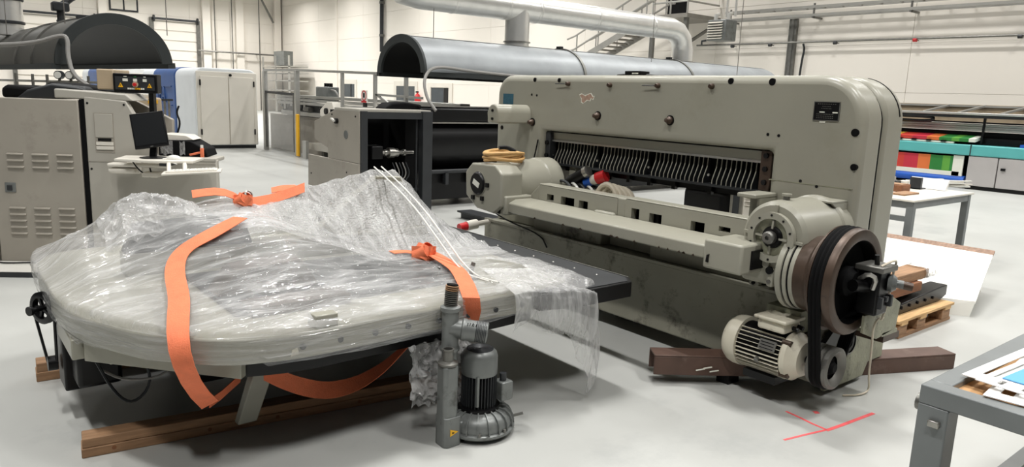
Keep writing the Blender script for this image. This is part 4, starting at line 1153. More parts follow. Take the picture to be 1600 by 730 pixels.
# comb of clamp fingers
B().box(4.03, 4.09, 2.5, 4.5, 1.04, 1.29).build('clamp_beam', 'blackmat', t)
B().box(3.955, 4.05, 2.5, 4.44, 1.225, 1.29).build('clamp_face', 'cutter', t, bevel=0.004)
B().box(3.945, 3.98, 2.5, 4.44, 1.212, 1.226).build('clamp_bright_bar', 'steel', t)
B().box(3.94, 4.05, 2.45, 4.46, 1.285, 1.297).build('top_gap', 'blackmat', t)
B().box(3.93, 4.09, 2.5, 4.5, 1.03, 1.045).build('clamp_lip', 'dark', t)
B().box(4.05, 4.11, 2.42, 4.44, 0.98, 1.06).build('knife_beam', 'black', t)
for y in (2.9, 3.2, 3.42, 3.62, 3.8):
    B().box(4.02, 4.05, y, y + 0.03, 0.965, 1.03).build('clamp_lug', 'black', t)
tooth = None
n = 54
for k in range(n):
    if k % 14 == 9:
        B().cyl((3.965, 2.56 + k * 0.0362, 1.10), (3.955, 2.56 + k * 0.0362, 1.10), 0.009, 8).build('comb_pin', 'steel', t)
        continue
    if tooth is None:
        tooth = B().prism([(0.03, 0.09), (0.025, 0.02), (0.0, -0.035), (-0.012, -0.06), (-0.012, -0.085), (0.05, -0.085), (0.05, 0.09)], -0.003, 0.003, 'y').build('clamp_finger', 'dark', t, local=True)
        edge = B().prism([(0.0295, 0.09), (0.0245, 0.02), (-0.0005, -0.035), (-0.0125, -0.06), (-0.0125, -0.085), (-0.016, -0.085), (-0.016, -0.06), (-0.004, -0.034), (0.0208, 0.02), (0.0258, 0.09)], -0.003, 0.003, 'y').build('worn_edge', 'cutter', tooth, local=True)
    else:
        tooth = share(tooth, 'clamp_finger', t)
        share(edge, 'worn_edge', tooth)
    tooth.location = (3.965 - 4.0, 2.56 + k * 0.0362 - 3.4, 1.13)
# jamb plates
j = B().box(3.93, 3.99, 2.425, 2.50, 1.05, 1.29).build('jamb_plate', 'rust', t, bevel=0.004)
for z in (1.10, 1.18, 1.26):
    B().cyl((3.93, 2.46, z), (3.915, 2.46, z), 0.016, 10).build('jamb_bolt', 'black', j)
j = B().box(3.92, 3.99, 4.40, 4.455, 0.80, 1.29).build('jamb_plate', 'dark', t, bevel=0.004)
for z in (0.9, 1.0, 1.1, 1.2):
    B().cyl((3.92, 4.43, z), (3.905, 4.43, z), 0.018, 10).build('jamb_bolt', 'black', j)
B().box(3.93, 4.1, 4.33, 4.38, 0.79, 1.05).build('slide_column', 'steel_dull', t)
B().box(3.95, 4.1, 4.12, 4.19, 0.79, 1.04).build('inner_post', 'cutter_dirty', t)
B().prism([(4.46, 0.80), (4.60, 0.80), (4.50, 0.92), (4.46, 0.92)], 3.74, 3.89, 'x').build('corner_web', 'cutter', t, bevel=0.006)

# fittings on the frame face
for y, z, r in ((4.572, 1.692, 0.017), (4.281, 1.69, 0.017), (2.725, 1.694, 0.019), (2.442, 1.692, 0.021), (1.92, 1.43, 0.021), (1.905, 1.247, 0.018), (4.98, 1.29, 0.018)):
    B().cyl((XF - 0.003, y, z), (XF + 0.06, y, z), r, 16).build('plug_hole', 'blackmat', t)
for y, z in ((4.603, 1.574), (4.539, 1.57), (2.436, 1.389), (2.365, 1.386), (4.93, 0.93), (2.2, 1.14), (2.1, 1.12)):
    B().cyl((XF - 0.003, y, z), (XF + 0.02, y, z), 0.009, 10).build('screw', 'black', t)
for k, (y, z) in enumerate(((4.17, 1.664), (3.733, 1.659), (3.29, 1.66), (2.857, 1.661))):
    b = B().lathe([(0, -0.03), (0.012, -0.03), (0.018, -0.014), (0.018, 0)], (XF, y, z), (1, 0, 0), 12).build('grease_point', 'rust', t)
    if k in (0, 2):
        B().cyl((XF - 0.02, y, z), (XF - 0.03, y + 0.12, z), 0.004, 6).build('split_pin', 'black', b)
for y, z in ((3.843, 1.437), (3.17, 1.436), (4.581, 1.354)):
    b = B().lathe([(0, -0.05), (0.014, -0.045), (0.022, -0.02), (0.026, -0.016), (0.026, 0)], (XF, y, z), (1, 0, 0), 14).build('eye_bolt', 'rust', t)
    B().cyl((XF - 0.004, y, z), (XF, y, z), 0.034, 16).build('washer', 'black', b)
B().box(XF - 0.003, XF + 0.01, 4.84, 4.975, 1.49, 1.575).build('blue_label', 'sticker', t)
npl = B().box(XF - 0.004, XF + 0.01, 2.02, 2.162, 1.488, 1.584).build('name_plate', 'black', t)
B().wall_holes(2.016, 2.166, 1.484, 1.588, [(2.02, 2.162, 1.488, 1.584)], XF - 0.006, XF).build('plate_rim', 'steel_dull', npl)
for y0, y1, z0, z1 in ((2.10, 2.13, 1.528, 1.534), (2.026, 2.055, 1.527, 1.534)):
    B().box(XF - 0.0055, XF - 0.004, y0, y1, z0, z1).build('plate_field', 'lightprint', npl)
for r, (z, a, b, nn) in enumerate(((1.573, 2.04, 2.15, 9), (1.56, 2.07, 2.12, 6), (1.549, 2.065, 2.125, 7), (1.518, 2.05, 2.15, 11), (1.507, 2.05, 2.15, 10), (1.497, 2.05, 2.15, 10))):
    for k in range(nn):
        y = a + (b - a) * k / nn
        B().box(XF - 0.005, XF - 0.004, y, y + (b - a) / nn * 0.55, z, z + 0.004).build('plate_character', 'steel_dull', npl)
B().box(XF - 0.003, XF + 0.01, 2.092, 2.125, 1.474, 1.483).build('white_label', 'lightprint', t)
ch = [(4.045, 1.58), (4.02, 1.59), (3.985, 1.575), (3.955, 1.588), (3.93, 1.595), (3.905, 1.57), (3.89, 1.575), (3.905, 1.555), (3.925, 1.565), (3.935, 1.545), (3.965, 1.55), (4.0, 1.525), (4.02, 1.535), (4.02, 1.56)]
B().prism(ch, XF - 0.002, XF + 0.002, 'x').build('paint_chip', 'chip', t)
B().prism([(y + (0.006 if y > 3.97 else -0.006), z + (0.006 if z > 1.565 else -0.006)) for y, z in ch], XF - 0.001, XF + 0.002, 'x').build('filler_edge', 'lightprint', t)
for y, z, w in ((4.66, 1.42, 0.03), (4.65, 1.405, 0.05)):
    B().box(XF - 0.002, XF + 0.01, y - w / 2, y + w / 2, z, z + 0.006).build('ink_mark', 'black', t)
# D-shaped housing on the upper left of the frame
m = B()
dz = [(4.60, 1.34)] + [(4.74, 1.34), (4.74, 1.42)] + arc(4.67, 1.42, 0.07, 0, 180, 10) + [(4.60, 1.34)]
m.prism(dz[:-1], 3.54, XF + 0.01, 'x')
dh = m.build('switch_housing', 'cutter', t, bevel=0.012, seg=3)
for z in (1.375, 1.44):
    B().cyl((3.54, 4.67, z), (3.53, 4.67, z), 0.011, 10).build('screw', 'black', dh)
# crease and grime line
B().box(XF - 0.002, XF + 0.02, 1.9, 2.4, 1.125, 1.130).build('filler_line', 'worn', t)
# brackets
for a, b, z0, z1, x0 in ((1.915, 2.03, 0.97, 1.055, 3.72), ):
    B().prism([(x0, z1), (XF, z1), (XF, z0)], b - 0.012, b, 'y').build('bracket_web', 'cutter', t, bevel=0.003)
    B().prism([(x0, z1), (XF, z1), (XF, z0)], a, a + 0.012, 'y').build('bracket_web', 'cutter', t, bevel=0.003)
    B().box(x0, XF, a, b, z1, z1 + 0.012).build('bracket_top', 'cutter', t, bevel=0.003)
B().box(3.66, XF, 2.335, 2.46, 1.03, 1.055).build('bracket_shelf', 'cutter', t, bevel=0.006)
B().box(3.80, XF, 2.335, 2.46, 0.80, 1.03).build('bracket_back', 'cutter_dirty', t)
B().box(3.70, 3.8, 2.335, 2.35, 0.9, 1.03).build('bracket_web', 'cutter_dirty', t)

# right worm gearbox
gx, gy, gz = 3.40, 2.045, 0.885
gb = B().lathe([(0, 0.0), (0.165, 0.0), (0.185, 0.02), (0.19, 0.06), (0.19, 0.36), (0.2, 0.37), (0.2, 0.40), (0.185, 0.41), (0.185, 0.49), (0, 0.49)], (gx, gy, gz), (1, 0, 0), 48).build('gear_casing', 'cutter', t)
B().box(gx + 0.01, gx + 0.40, gy - 0.17, gy + 0.185, 0.62, gz).build('gear_sump', 'cutter', t, bevel=0.03, seg=3)
B().lathe([(0.098, 0), (0.098, -0.03), (0.132, -0.03), (0.132, 0), (0.098, 0)], (gx, gy, gz), (1, 0, 0), 48).build('bearing_ring', 'cutter', gb)
B().cyl((gx - 0.004, gy, gz), (gx - 0.001, gy, gz), 0.098, 40).build('bearing_recess', 'worn', gb)
for k in range(4):
    a = R(45 * 0 + 90 * k + 3)
    c, s = math.cos(a), math.sin(a)
    B().bar((gx - 0.014, gy + 0.045 * c, gz + 0.045 * s), (gx - 0.014, gy + 0.09 * c, gz + 0.09 * s), 0.010, 0.018, (1, 0, 0)).build('ring_rib', 'cutter', gb)
    B().bar((gx - 0.006, gy + 0.125 * c, gz + 0.125 * s), (gx - 0.006, gy + 0.17 * c, gz + 0.17 * s), 0.014, 0.016, (1, 0, 0)).build('casing_rib', 'cutter', gb)
hb = B().lathe([(0.0, -0.02), (0.052, -0.02), (0.058, -0.012), (0.058, 0)], (gx, gy, gz), (1, 0, 0), 32).build('shaft_seal', 'black', gb)
B().lathe([(0.0, -0.045), (0.012, -0.045), (0.012, -0.058), (0.026, -0.058), (0.034, -0.05), (0.034, -0.015)], (gx, gy, gz), (1, 0, 0), 28).build('shaft_end', 'steel_dull', hb)
for k in range(10):
    a = 2 * PI * k / 10 + 0.3
    B().cyl((gx - 0.034, gy + 0.116 * math.cos(a), gz + 0.116 * math.sin(a)), (gx - 0.03, gy + 0.116 * math.cos(a), gz + 0.116 * math.sin(a)), 0.006, 8).build('ring_screw', 'black', gb)
B().cyl((gx + 0.09, gy, gz + 0.185), (gx + 0.09, gy, gz + 0.215), 0.018, 12).build('filler_plug', 'steel_dull', gb)
B().cyl((gx + 0.09, gy, gz + 0.21), (gx + 0.09, gy, gz + 0.222), 0.026, 12).build('filler_cap', 'cutter', gb)
B().prism([(gy - 0.03, 0.62), (gy + 0.01, 0.62), (gy + 0.012, 0.73), (gy - 0.03, 0.73)], gx - 0.012, gx + 0.02, 'x').build('oil_lug', 'cutter', gb, bevel=0.012)
B().cyl((gx - 0.022, gy - 0.008, 0.71), (gx, gy - 0.008, 0.71), 0.02, 14).build('oil_sight', 'black', gb)
B().cyl((gx - 0.018, gy - 0.008, 0.65), (gx, gy - 0.008, 0.65), 0.011, 10).build('drain_plug', 'steel_dull', gb)
B().lathe([(0, 0), (0.05, 0), (0.05, 0.06), (0, 0.06)], (gx - 0.0, gy + 0.24, 0.74), (0, -1, 0), 20).build('drive_stub', 'black', gb)

# flywheel assembly (axis along y)
fx, fz = 3.52, 0.715
fw = B().lathe([(0.212, 0.006), (0.235, 0.0), (0.262, 0.008), (0.268, 0.02), (0.268, 0.044), (0.252, 0.046), (0.252, 0.112), (0.268, 0.114), (0.268, 0.122), (0.255, 0.13), (0.21, 0.13), (0.21, 0.03), (0.212, 0.006)],
               (fx, 1.635, fz), (0, 1, 0), 64).build('flywheel_rim', 'rust', t)
B().lathe([(0.2115, 0.012), (0.209, 0.012), (0.207, 0.075), (0, 0.075), (0, 0.10), (0.2115, 0.10), (0.2115, 0.012)], (fx, 1.635, fz), (0, 1, 0), 48).build('flywheel_web', 'blackmat', fw)
B().lathe([(0, 0.01), (0.05, 0.01), (0.06, 0.03), (0.075, 0.04), (0.075, 0.08)], (fx, 1.635, fz), (0, 1, 0), 32).build('flywheel_hub', 'blackmat', fw)
B().lathe([(0.0, 0.12), (0.225, 0.12), (0.232, 0.15), (0.205, 0.175), (0.195, 0.24), (0.0, 0.24)], (fx, 1.635, fz), (0, 1, 0), 56).build('brake_drum', 'rust', fw)
rd = B().lathe([(0, 0.24), (0.195, 0.24), (0.195, 0.262), (0.188, 0.264), (0.188, 0.270), (0.2, 0.272), (0.2, 0.292), (0.19, 0.294), (0.19, 0.30), (0.205, 0.302), (0.205, 0.33), (0.17, 0.34), (0, 0.34)],
               (fx, 1.635, fz), (0, 1, 0), 56).build('clutch_disc', 'cutter', fw)
for h in (0.264, 0.294):
    B().lathe([(0.1885, h), (0.196, h), (0.196, h + 0.006), (0.1885, h + 0.006)], (fx, 1.635, fz), (0, 1, 0), 56).build('disc_groove', 'blackmat', rd)
# motor (axis along y)
mx, mz = 3.455, 0.275
mo = B().lathe([(0, 0.0), (0.085, 0.0), (0.115, 0.012), (0.132, 0.035), (0.138, 0.06), (0.138, 0.105), (0.12, 0.107), (0, 0.107)], (mx, 2.268, mz), (0, -1, 0), 48).build('motor_fan_cover', 'cream', t)
B().cyl((mx, 2.165, mz), (mx, 1.90, mz), 0.119, 40).build('motor_body', 'blackmat', mo)  # core painted black as the shade in the gaps between the fins
for k in range(34):
    a = 2 * PI * k / 34
    c, s = math.cos(a), math.sin(a)
    if s > 0.86:
        continue
    B().bar((mx + 0.124 * c, 2.160, mz + 0.124 * s), (mx + 0.124 * c, 1.905, mz + 0.124 * s), 0.003, 0.016, (c, 0, s)).build('cooling_fin', 'cream', mo)
B().lathe([(0, 0), (0.12, 0), (0.128, 0.01), (0.128, 0.035), (0.105, 0.06), (0.09, 0.085), (0.06, 0.09), (0, 0.09)], (mx, 1.908, mz), (0, -1, 0), 44).build('end_bell', 'cream', mo)
B().cyl((mx, 1.83, mz), (mx, 1.70, mz), 0.02, 14).build('motor_shaft', 'dark', mo)
for k in range(4):
    a = R(45 + 90 * k)
    B().cyl((mx + 0.12 * math.cos(a), 1.908, mz + 0.12 * math.sin(a)), (mx + 0.12 * math.cos(a), 1.86, mz + 0.12 * math.sin(a)), 0.016, 10).build('tie_bolt', 'rust', mo)
bx = B().prism([(mx - 0.10, 0.40), (mx + 0.06, 0.40), (mx + 0.06, 0.455), (mx - 0.10, 0.455)], 1.90, 2.06, 'y').build('terminal_box', 'cream', mo, bevel=0.014, seg=3)
B().box(mx - 0.115, mx + 0.075, 1.885, 2.075, 0.455, 0.475).build('terminal_lid', 'cream', mo, bevel=0.008)
for k in range(2):
    B().cyl((mx - 0.02 + 0.05 * k, 1.90, 0.425), (mx - 0.02 + 0.05 * k, 1.87, 0.42), 0.012, 10).build('cable_gland', 'black', mo)
a = R(150)
mp = B().bar((mx - 0.124, 2.02, mz + 0.055), (mx - 0.124, 1.925, mz + 0.055), 0.055, 0.006, (-0.9, 0, 0.4)).build('rating_plate', 'steel', mo)
for k in range(3):
    B().bar((mx - 0.1285 + 0.006 * (k - 1), 2.01, mz + 0.055 + 0.0145 * (k - 1)), (mx - 0.1285 + 0.006 * (k - 1), 1.935, mz + 0.055 + 0.0145 * (k - 1)), 0.004, 0.002, (-0.9, 0, 0.4)).build('plate_line', 'black', mp)
B().cyl((mx - 0.125, 2.02, mz - 0.03), (mx - 0.14, 2.02, mz - 0.035), 0.014, 10).build('side_bolt', 'steel_dull', mo)
B().box(mx - 0.09, mx + 0.14, 1.93, 2.12, 0.115, 0.155).build('motor_foot', 'black', mo)
B().box(mx - 0.02, 3.62, 1.95, 2.10, 0.12, 0.2).build('motor_cradle', 'black', mo)
B().box(3.5, 3.62, 1.9, 2.1, 0.38, 0.50).build('motor_rear_bracket', 'worn', mo)
pu = B().lathe([(0.06, 0.03), (0.075, 0.01), (0.092, 0.0), (0.108, 0.008), (0.108, 0.03), (0.1, 0.035), (0.108, 0.04), (0.108, 0.06), (0.1, 0.065), (0.108, 0.07), (0.108, 0.10), (0.10, 0.115), (0, 0.115)], (mx + 0.0, 1.655, mz), (0, 1, 0), 48).build('motor_pulley', 'steel_dull', t)
B().lathe([(0, 0.01), (0.022, 0.01), (0.03, 0.02), (0.04, 0.04), (0.075, 0.045), (0.08, 0.05), (0, 0.05)], (mx, 1.655, mz), (0, 1, 0), 32).build('pulley_hub', 'blackmat', pu)
# three V-belts: tangent loop around both wheels
def belt(y):
    R1, R2 = 0.262, 0.106
    c1, c2 = Vector((fx, 0, fz)), Vector((mx, 0, mz))
    d = (c2 - c1)
    base = math.atan2(d.z, d.x)
    off = math.acos((R1 - R2) / d.length)
    pts = []
    for i in range(25):
        a = base + off + (2 * PI - 2 * off) * i / 24
        pts.append((c1.x + R1 * math.cos(a), y, c1.z + R1 * math.sin(a)))
    for i in range(13):
        a = base - off + 2 * off * i / 12
        pts.append((c2.x + R2 * math.cos(a), y, c2.z + R2 * math.sin(a)))
    pts.append(pts[0])
    return pts
for k in range(3):
    B().tube(belt(1.6925 + 0.0215 * k), 0.0112, 6).build('drive_belt', 'blackmat', t, sharp=20)
# idler behind the belt
B().lathe([(0.03, 0), (0.055, 0), (0.06, 0.01), (0.06, 0.04), (0.0, 0.04)], (3.85, 1.79, 0.30), (0, 1, 0), 28).build('idler_wheel', 'black', t)
B().lathe([(0.055, 0), (0.068, 0.004), (0.068, 0.02), (0.055, 0.02)], (3.85, 1.785, 0.30), (0, 1, 0), 28).build('idler_rim', 'steel_dull', t)
B().prism([(3.6, 0.34), (3.75, 0.45), (3.8, 0.45), (3.7, 0.28)], 1.80, 1.83, 'y').build('tension_arm', 'black', t)
# valve block in front of the hub
vb = B().box(3.62, 3.74, 1.52, 1.63, 0.56, 0.80).build('valve_block', 'black', t, bevel=0.012)
B().box(3.6, 3.76, 1.50, 1.64, 0.78, 0.81).build('valve_flange', 'steel_dull', vb, bevel=0.006)
B().cyl((3.66, 1.56, 0.81), (3.65, 1.56, 0.86), 0.012, 10).build('elbow_fitting', 'black', vb)
B().lathe([(0, 0), (0.04, 0), (0.045, 0.02), (0.03, 0.04), (0.02, 0.04), (0.02, 0.07), (0, 0.07)], (3.72, 1.525, 0.72), (0.4, -1, 0), 20).build('pressure_switch', 'castgrey', vb)
B().cyl((3.735, 1.50, 0.72), (3.775, 1.43, 0.71), 0.02, 12).build('switch_knob', 'rust', vb)
B().tube([(3.64, 1.53, 0.81), (3.7, 1.5, 0.84), (3.78, 1.52, 0.82), (3.78, 1.53, 0.77), (3.76, 1.53, 0.6), (3.74, 1.54, 0.52)], 0.006, 6, 2).build('air_line', 'cablecream', vb)
B().tube([(3.58, 1.6, 0.74), (3.56, 1.55, 0.78), (3.58, 1.52, 0.76), (3.6, 1.54, 0.70)], 0.012, 6, 1).build('hose_elbow', 'steel', vb)
for k in range(3):
    B().box(3.625 + 0.05 * k, 3.65 + 0.05 * k, 1.50, 1.525, 0.60 + 0.03 * (k % 2), 0.66).build('coil', 'dark', vb, bevel=0.005)
B().cyl((3.52, 1.6, 0.715), (3.63, 1.58, 0.70), 0.03, 12).build('rotary_union', 'black', vb)
for o_ in [vb] + [q for q in D.objects if q.parent == vb]:
    o_.data.transform(Matrix.Translation((-0.075, 0.025, 0)))
B().prism([(3.56, 0.46), (3.72, 0.40), (3.93, 0.42), (3.95, 0.56), (3.82, 0.62), (3.78, 0.55), (3.56, 0.55)], 1.60, 1.615, 'y').build('valve_bracket', 'worn', t, bevel=0.003)
B().box(3.78, 3.95, 1.60, 1.84, 0.40, 0.42).build('bracket_foot', 'worn', t)
B().box(3.80, 3.98, 1.60, 1.83, 0.365, 0.40).build('bracket_packing', 'rust', t)
# cable hanging to the floor
tag(B().tube([(3.72, 1.58, 0.52), (3.65, 1.575, 0.535), (3.62, 1.58, 0.48), (3.68, 1.6, 0.38), (3.80, 1.65, 0.25), (3.92, 1.70, 0.12), (4.0, 1.725, 0.04), (3.99, 1.725, 0.008), (3.9, 1.73, 0.007), (3.82, 1.78, 0.007)], 0.0055, 6, 2).build('loose_cable', 'cablecream'), 'cream cable hanging from the flywheel valve down to the floor', 'cable')

# left gearbox
g2 = B().prism([(4.12, 0.86), (4.12, 0.76), (4.20, 0.70), (4.42, 0.715), (4.56, 0.80), (4.57, 0.98), (4.49, 1.05), (4.20, 1.06), (4.12, 1.0)], 3.22, 3.42, 'x').build('gearbox_housing', 'cutter', t, bevel=0.014, seg=3)
B().lathe([(0, 0), (0.185, 0), (0.19, 0.02), (0.19, 0.3), (0.2, 0.31), (0.2, 0.44), (0, 0.44)], (3.42, 4.34, 0.89), (1, 0, 0), 44).build('gearbox_drum', 'cutter', g2)
cv = B().lathe([(0, -0.02), (0.075, -0.02), (0.085, -0.01), (0.088, 0)], (3.22, 4.40, 0.905), (1, 0, 0), 36).build('cover_plate', 'black', g2)
B().lathe([(0.088, -0.004), (0.094, -0.004), (0.094, 0.0), (0.088, 0.0)], (3.22, 4.40, 0.905), (1, 0, 0), 36).build('cover_rim', 'cutter', g2)
B().box(3.196, 3.201, 4.36, 4.44, 0.885, 0.925, Matrix.Rotation(R(22), 3, 'X')).build('cover_label', 'lightprint', cv)
for k in (1, 3, 5):
    a = 0.6 + k * 0.5
    B().box(3.205, 3.222, 4.40 + 0.12 * math.cos(a) - 0.016, 4.40 + 0.12 * math.cos(a) + 0.016, 0.905 - 0.13 * abs(math.sin(a)) - 0.012, 0.905 - 0.13 * abs(math.sin(a)) + 0.02).build('oil_patch', 'black', g2)
# coil of tan hose
t2 = thing('hose_coil', 'coil of tan rubber hose on the left gearbox of the cutter', 'hose', (3.42, 4.33, 1.07))
for k in range(5):
    ph = k * 1.3
    rr = 0.125 + 0.012 * math.sin(k * 2.1)
    pts = [(3.40 + (rr + 0.006 * math.sin(3 * a + ph)) * 1.15 * math.cos(a), 4.33 + (rr + 0.005 * math.cos(2 * a + ph)) * math.sin(a), 1.085 + 0.013 * k + 0.008 * math.sin(2 * a + ph)) for a in [2 * PI * i / 28 for i in range(29)]]
    B().tube(pts, 0.0125, 8).build('loop', 'hose', t2)
B().tube([(3.52, 4.34, 1.14), (3.48, 4.4, 1.17), (3.42, 4.42, 1.165)], 0.016, 8, 2).build('end_tie', 'black', t2)
# black lead from the frame
tag(B().tube([(3.87, 4.49, 1.22), (3.84, 4.5, 1.05), (3.82, 4.53, 0.93), (3.76, 4.58, 0.85), (3.6, 4.6, 0.76), (3.45, 4.62, 0.69), (3.5, 4.4, 0.6), (3.6, 4.1, 0.53), (3.58, 4.0, 0.45)], 0.006, 6, 2).build('black_lead', 'black'), 'thin black lead hanging down the left side of the cutter', 'cable')
t2 = thing('plug_connector', 'small red and white plug hanging by the left foot of the cutter', 'plug', (3.4, 4.75, 0.5))
B().cyl((3.3, 4.75, 0.50), (3.37, 4.75, 0.51), 0.034, 14).build('red_cap', 'red', t2)
B().cyl((3.37, 4.75, 0.51), (3.47, 4.75, 0.52), 0.04, 14).build('body', 'offwhite', t2)
B().cyl((3.47, 4.75, 0.52), (3.62, 4.75, 0.53), 0.022, 12).build('cable_tail', 'offwhite', t2)

# cables and plug lying inside the opening
t2 = thing('cable_bundle', 'bundle of coiled cables inside the cutter opening', 'cables', (4.2, 4.1, 0.8))
for k in range(6):
    q = (3.86, 3.92, 0.8)
    pts = [(3.80 + 0.03 * k + 0.02 * math.sin(a), 4.12 - 0.05 * k + 0.13 * math.cos(a), 0.80 + (0.13 - 0.006 * k) * max(0, math.sin(a))) for a in [PI * i / 14 for i in range(15)]]
    B().tube(pts, 0.011, 8).build('cable_loop', ('dark', 'white', 'dark', 'white', 'black', 'dark')[k], t2)
for k in range(4):
    pts = [(3.92 + 0.02 * k, 3.74 - 0.035 * k + 0.11 * math.cos(a), 0.80 + (0.14 - 0.008 * k) * max(0, math.sin(a))) for a in [PI * i / 14 for i in range(15)]]
    B().tube(pts, 0.02, 8).build('pale_cable_loop', 'cablecream', t2)
t2 = thing('power_plug', 'red and blue industrial power plug on the cables in the cutter opening', 'plug', (4.0, 3.95, 0.95))
pa = aty(905, 289, 4.02); pb = aty(945, 275, 3.80)
d = (pb - pa)
B().cyl(pa, pa + d * 0.25, 0.03, 16).build('gland', 'black', t2)
B().cyl(pa + d * 0.25, pa + d * 0.5, 0.037, 16).build('blue_nut', 'flag_blue', t2)
B().cyl(pa + d * 0.5, pa + d * 0.72, 0.034, 16, 0.042).build('white_body', 'offwhite', t2)
B().cyl(pa + d * 0.72, pa + d * 1.05, 0.046, 16).build('red_shroud', 'red', t2)
t2 = thing('black_connector', 'black connector lying on the cables beside the red plug', 'plug', (3.9, 4.0, 0.95))
pa = aty(888, 284, 4.1); pb = aty(914, 270, 3.95)
B().cyl(pa, pb, 0.04, 16).build('body', 'black', t2)
B().cyl(pb, pb + (pb - pa) * 0.2, 0.045, 16).build('steel_ring', 'steel', t2)

# small thing on top of the cutter
t2 = thing('sensor_box', 'small black sensor box with lead on top of the cutter', 'sensor', (4.25, 3.9, 1.735))
B().box(4.2, 4.3, 3.74, 3.90, 1.736, 1.775).build('box', 'black', t2, bevel=0.004)
for k in range(5):
    B().box(4.198, 4.2, 3.765 + 0.013 * k, 3.773 + 0.013 * k, 1.752, 1.762).build('print_character', 'lightprint', t2)
B().tube([(4.25, 3.9, 1.75), (4.25, 4.0, 1.745), (4.25, 4.02, 1.742)], 0.01, 6).build('connector', 'black', t2)
B().tube([(4.25, 3.74, 1.75), (4.25, 3.6, 1.742), (4.25, 3.45, 1.744), (4.25, 3.3, 1.742)], 0.006, 6, 1).build('lead', 'black', t2)

# ------------------------------------------------------------------ things seen through the opening
t2 = thing('plastic_tub', 'dark rounded plastic tub seen through the cutter opening', 'tub', (5.8, 4.0, 0))
B().box(5.4, 6.2, 3.72, 4.22, 0, 0.83).build('body', 'black', t2, bevel=0.08, seg=4)
B().box(5.38, 6.22, 3.70, 4.24, 0.79, 0.835).build('rim', 'blackmat', t2, bevel=0.02)
t2 = thing('louvred_cabinet', 'white louvred cabinet seen through the cutter opening', 'cabinet', (5.6, 3.4, 0))
B().box(5.40, 5.95, 3.10, 3.68, 0, 0.95).build('body', 'offwhite', t2, bevel=0.008)
B().box(5.385, 5.41, 3.56, 3.68, 0, 0.95).build('door_edge', 'steel', t2)
B().box(5.38, 5.40, 3.59, 3.65, 0.02, 0.93).build('hinge_strip', 'dark', t2)
for k in range(4):
    for y in (3.49, 3.36):
        B().prism([(5.402, 0.84 - 0.035 * k), (5.385, 0.825 - 0.035 * k), (5.402, 0.822 - 0.035 * k)], y - 0.05, y + 0.05, 'y').build('louvre', 'cabgrey', t2)
t2 = thing('floor_rail', 'long dark steel rail on the floor behind the cutter', 'rail', (5.4, 5.5, 0))
B().box(5.3, 5.4, 4.9, 7.6, 0.0, 0.08).build('rail_bar', 'dark', t2)
B().box(5.24, 5.46, 4.9, 7.6, 0.08, 0.1).build('rail_head', 'dark', t2)
# ------------------------------------------------------------------ wrapped side table
OUT = [(0.37, 3.40), (0.37, 4.45), (0.50, 4.72), (1.0, 4.76), (2.40, 4.76), (2.62, 4.62), (2.66, 3.6), (2.66, 2.80), (2.56, 2.655), (1.6, 2.64), (1.08, 2.62), (0.80, 2.70), (0.56, 2.95)]
def smooth_closed(p, n=3):
    p = [Vector((a[0], a[1])) for a in p]
    for _ in range(n):
        q = []
        for i in range(len(p)):
            a, b = p[i], p[(i + 1) % len(p)]
            q += [a * 0.8 + b * 0.2, a * 0.2 + b * 0.8]
        p = q
    return p
OUTS = smooth_closed(OUT)
def outline_at(tt):
    acc = [0.0]
    n = len(OUTS)
    if not hasattr(outline_at, 'len'):
        L = [0.0]
        for i in range(n):
            L.append(L[-1] + (OUTS[(i + 1) % n] - OUTS[i]).length)
        outline_at.len = L
    L = outline_at.len
    s = (tt % 1.0) * L[-1]
    lo = 0
    for i in range(n):
        if L[i + 1] >= s:
            lo = i
            break
    f = (s - L[lo]) / max(L[lo + 1] - L[lo], 1e-9)
    return OUTS[lo] * (1 - f) + OUTS[(lo + 1) % n] * f
HX = [0.37, 0.55, 0.75, 1.0, 1.3, 1.6, 1.9, 2.2, 2.4, 2.66]
HY = [2.62, 2.85, 3.1, 3.35, 3.6, 3.8, 4.0, 4.25, 4.5, 4.76]
HT = [
    [.62, .62, .62, .62, .62, .62, .62, .62, .62, .62],
    [.62, .63, .635, .65, .66, .645, .64, .635, .635, .62],
    [.63, .65, .67, .70, .725, .69, .65, .645, .64, .625],
    [.635, .68, .72, .77, .81, .75, .66, .65, .64, .625],
    [.64, .71, .77, .84, .875, .78, .67, .65, .64, .625],
    [.645, .75, .84, .88, .88, .78, .67, .65, .64, .625],
    [.65, .80, .93, .90, .95, .80, .68, .66, .64, .625],
    [.645, .75, .84, .82, .86, .75, .66, .65, .64, .625],
    [.635, .68, .70, .70, .70, .68, .65, .64, .635, .625],
    [.62, .62, .62, .62, .62, .62, .62, .62, .62, .62]]
def ss(t):
    return t * t * (3 - 2 * t)
def film_h(x, y):
    x = min(max(x, HX[0]), HX[-1] - 1e-6)
    y = min(max(y, HY[0]), HY[-1] - 1e-6)
    i = max(k for k in range(len(HX) - 1) if HX[k] <= x)
    j = max(k for k in range(len(HY) - 1) if HY[k] <= y)
    u, v = (x - HX[i]) / (HX[i + 1] - HX[i]), (y - HY[j]) / (HY[j + 1] - HY[j])
    u, v = 0.5 * (u + ss(u)), 0.5 * (v + ss(v))
    return (HT[j][i] * (1 - u) + HT[j][i + 1] * u) * (1 - v) + (HT[j + 1][i] * (1 - u) + HT[j + 1][i + 1] * u) * v
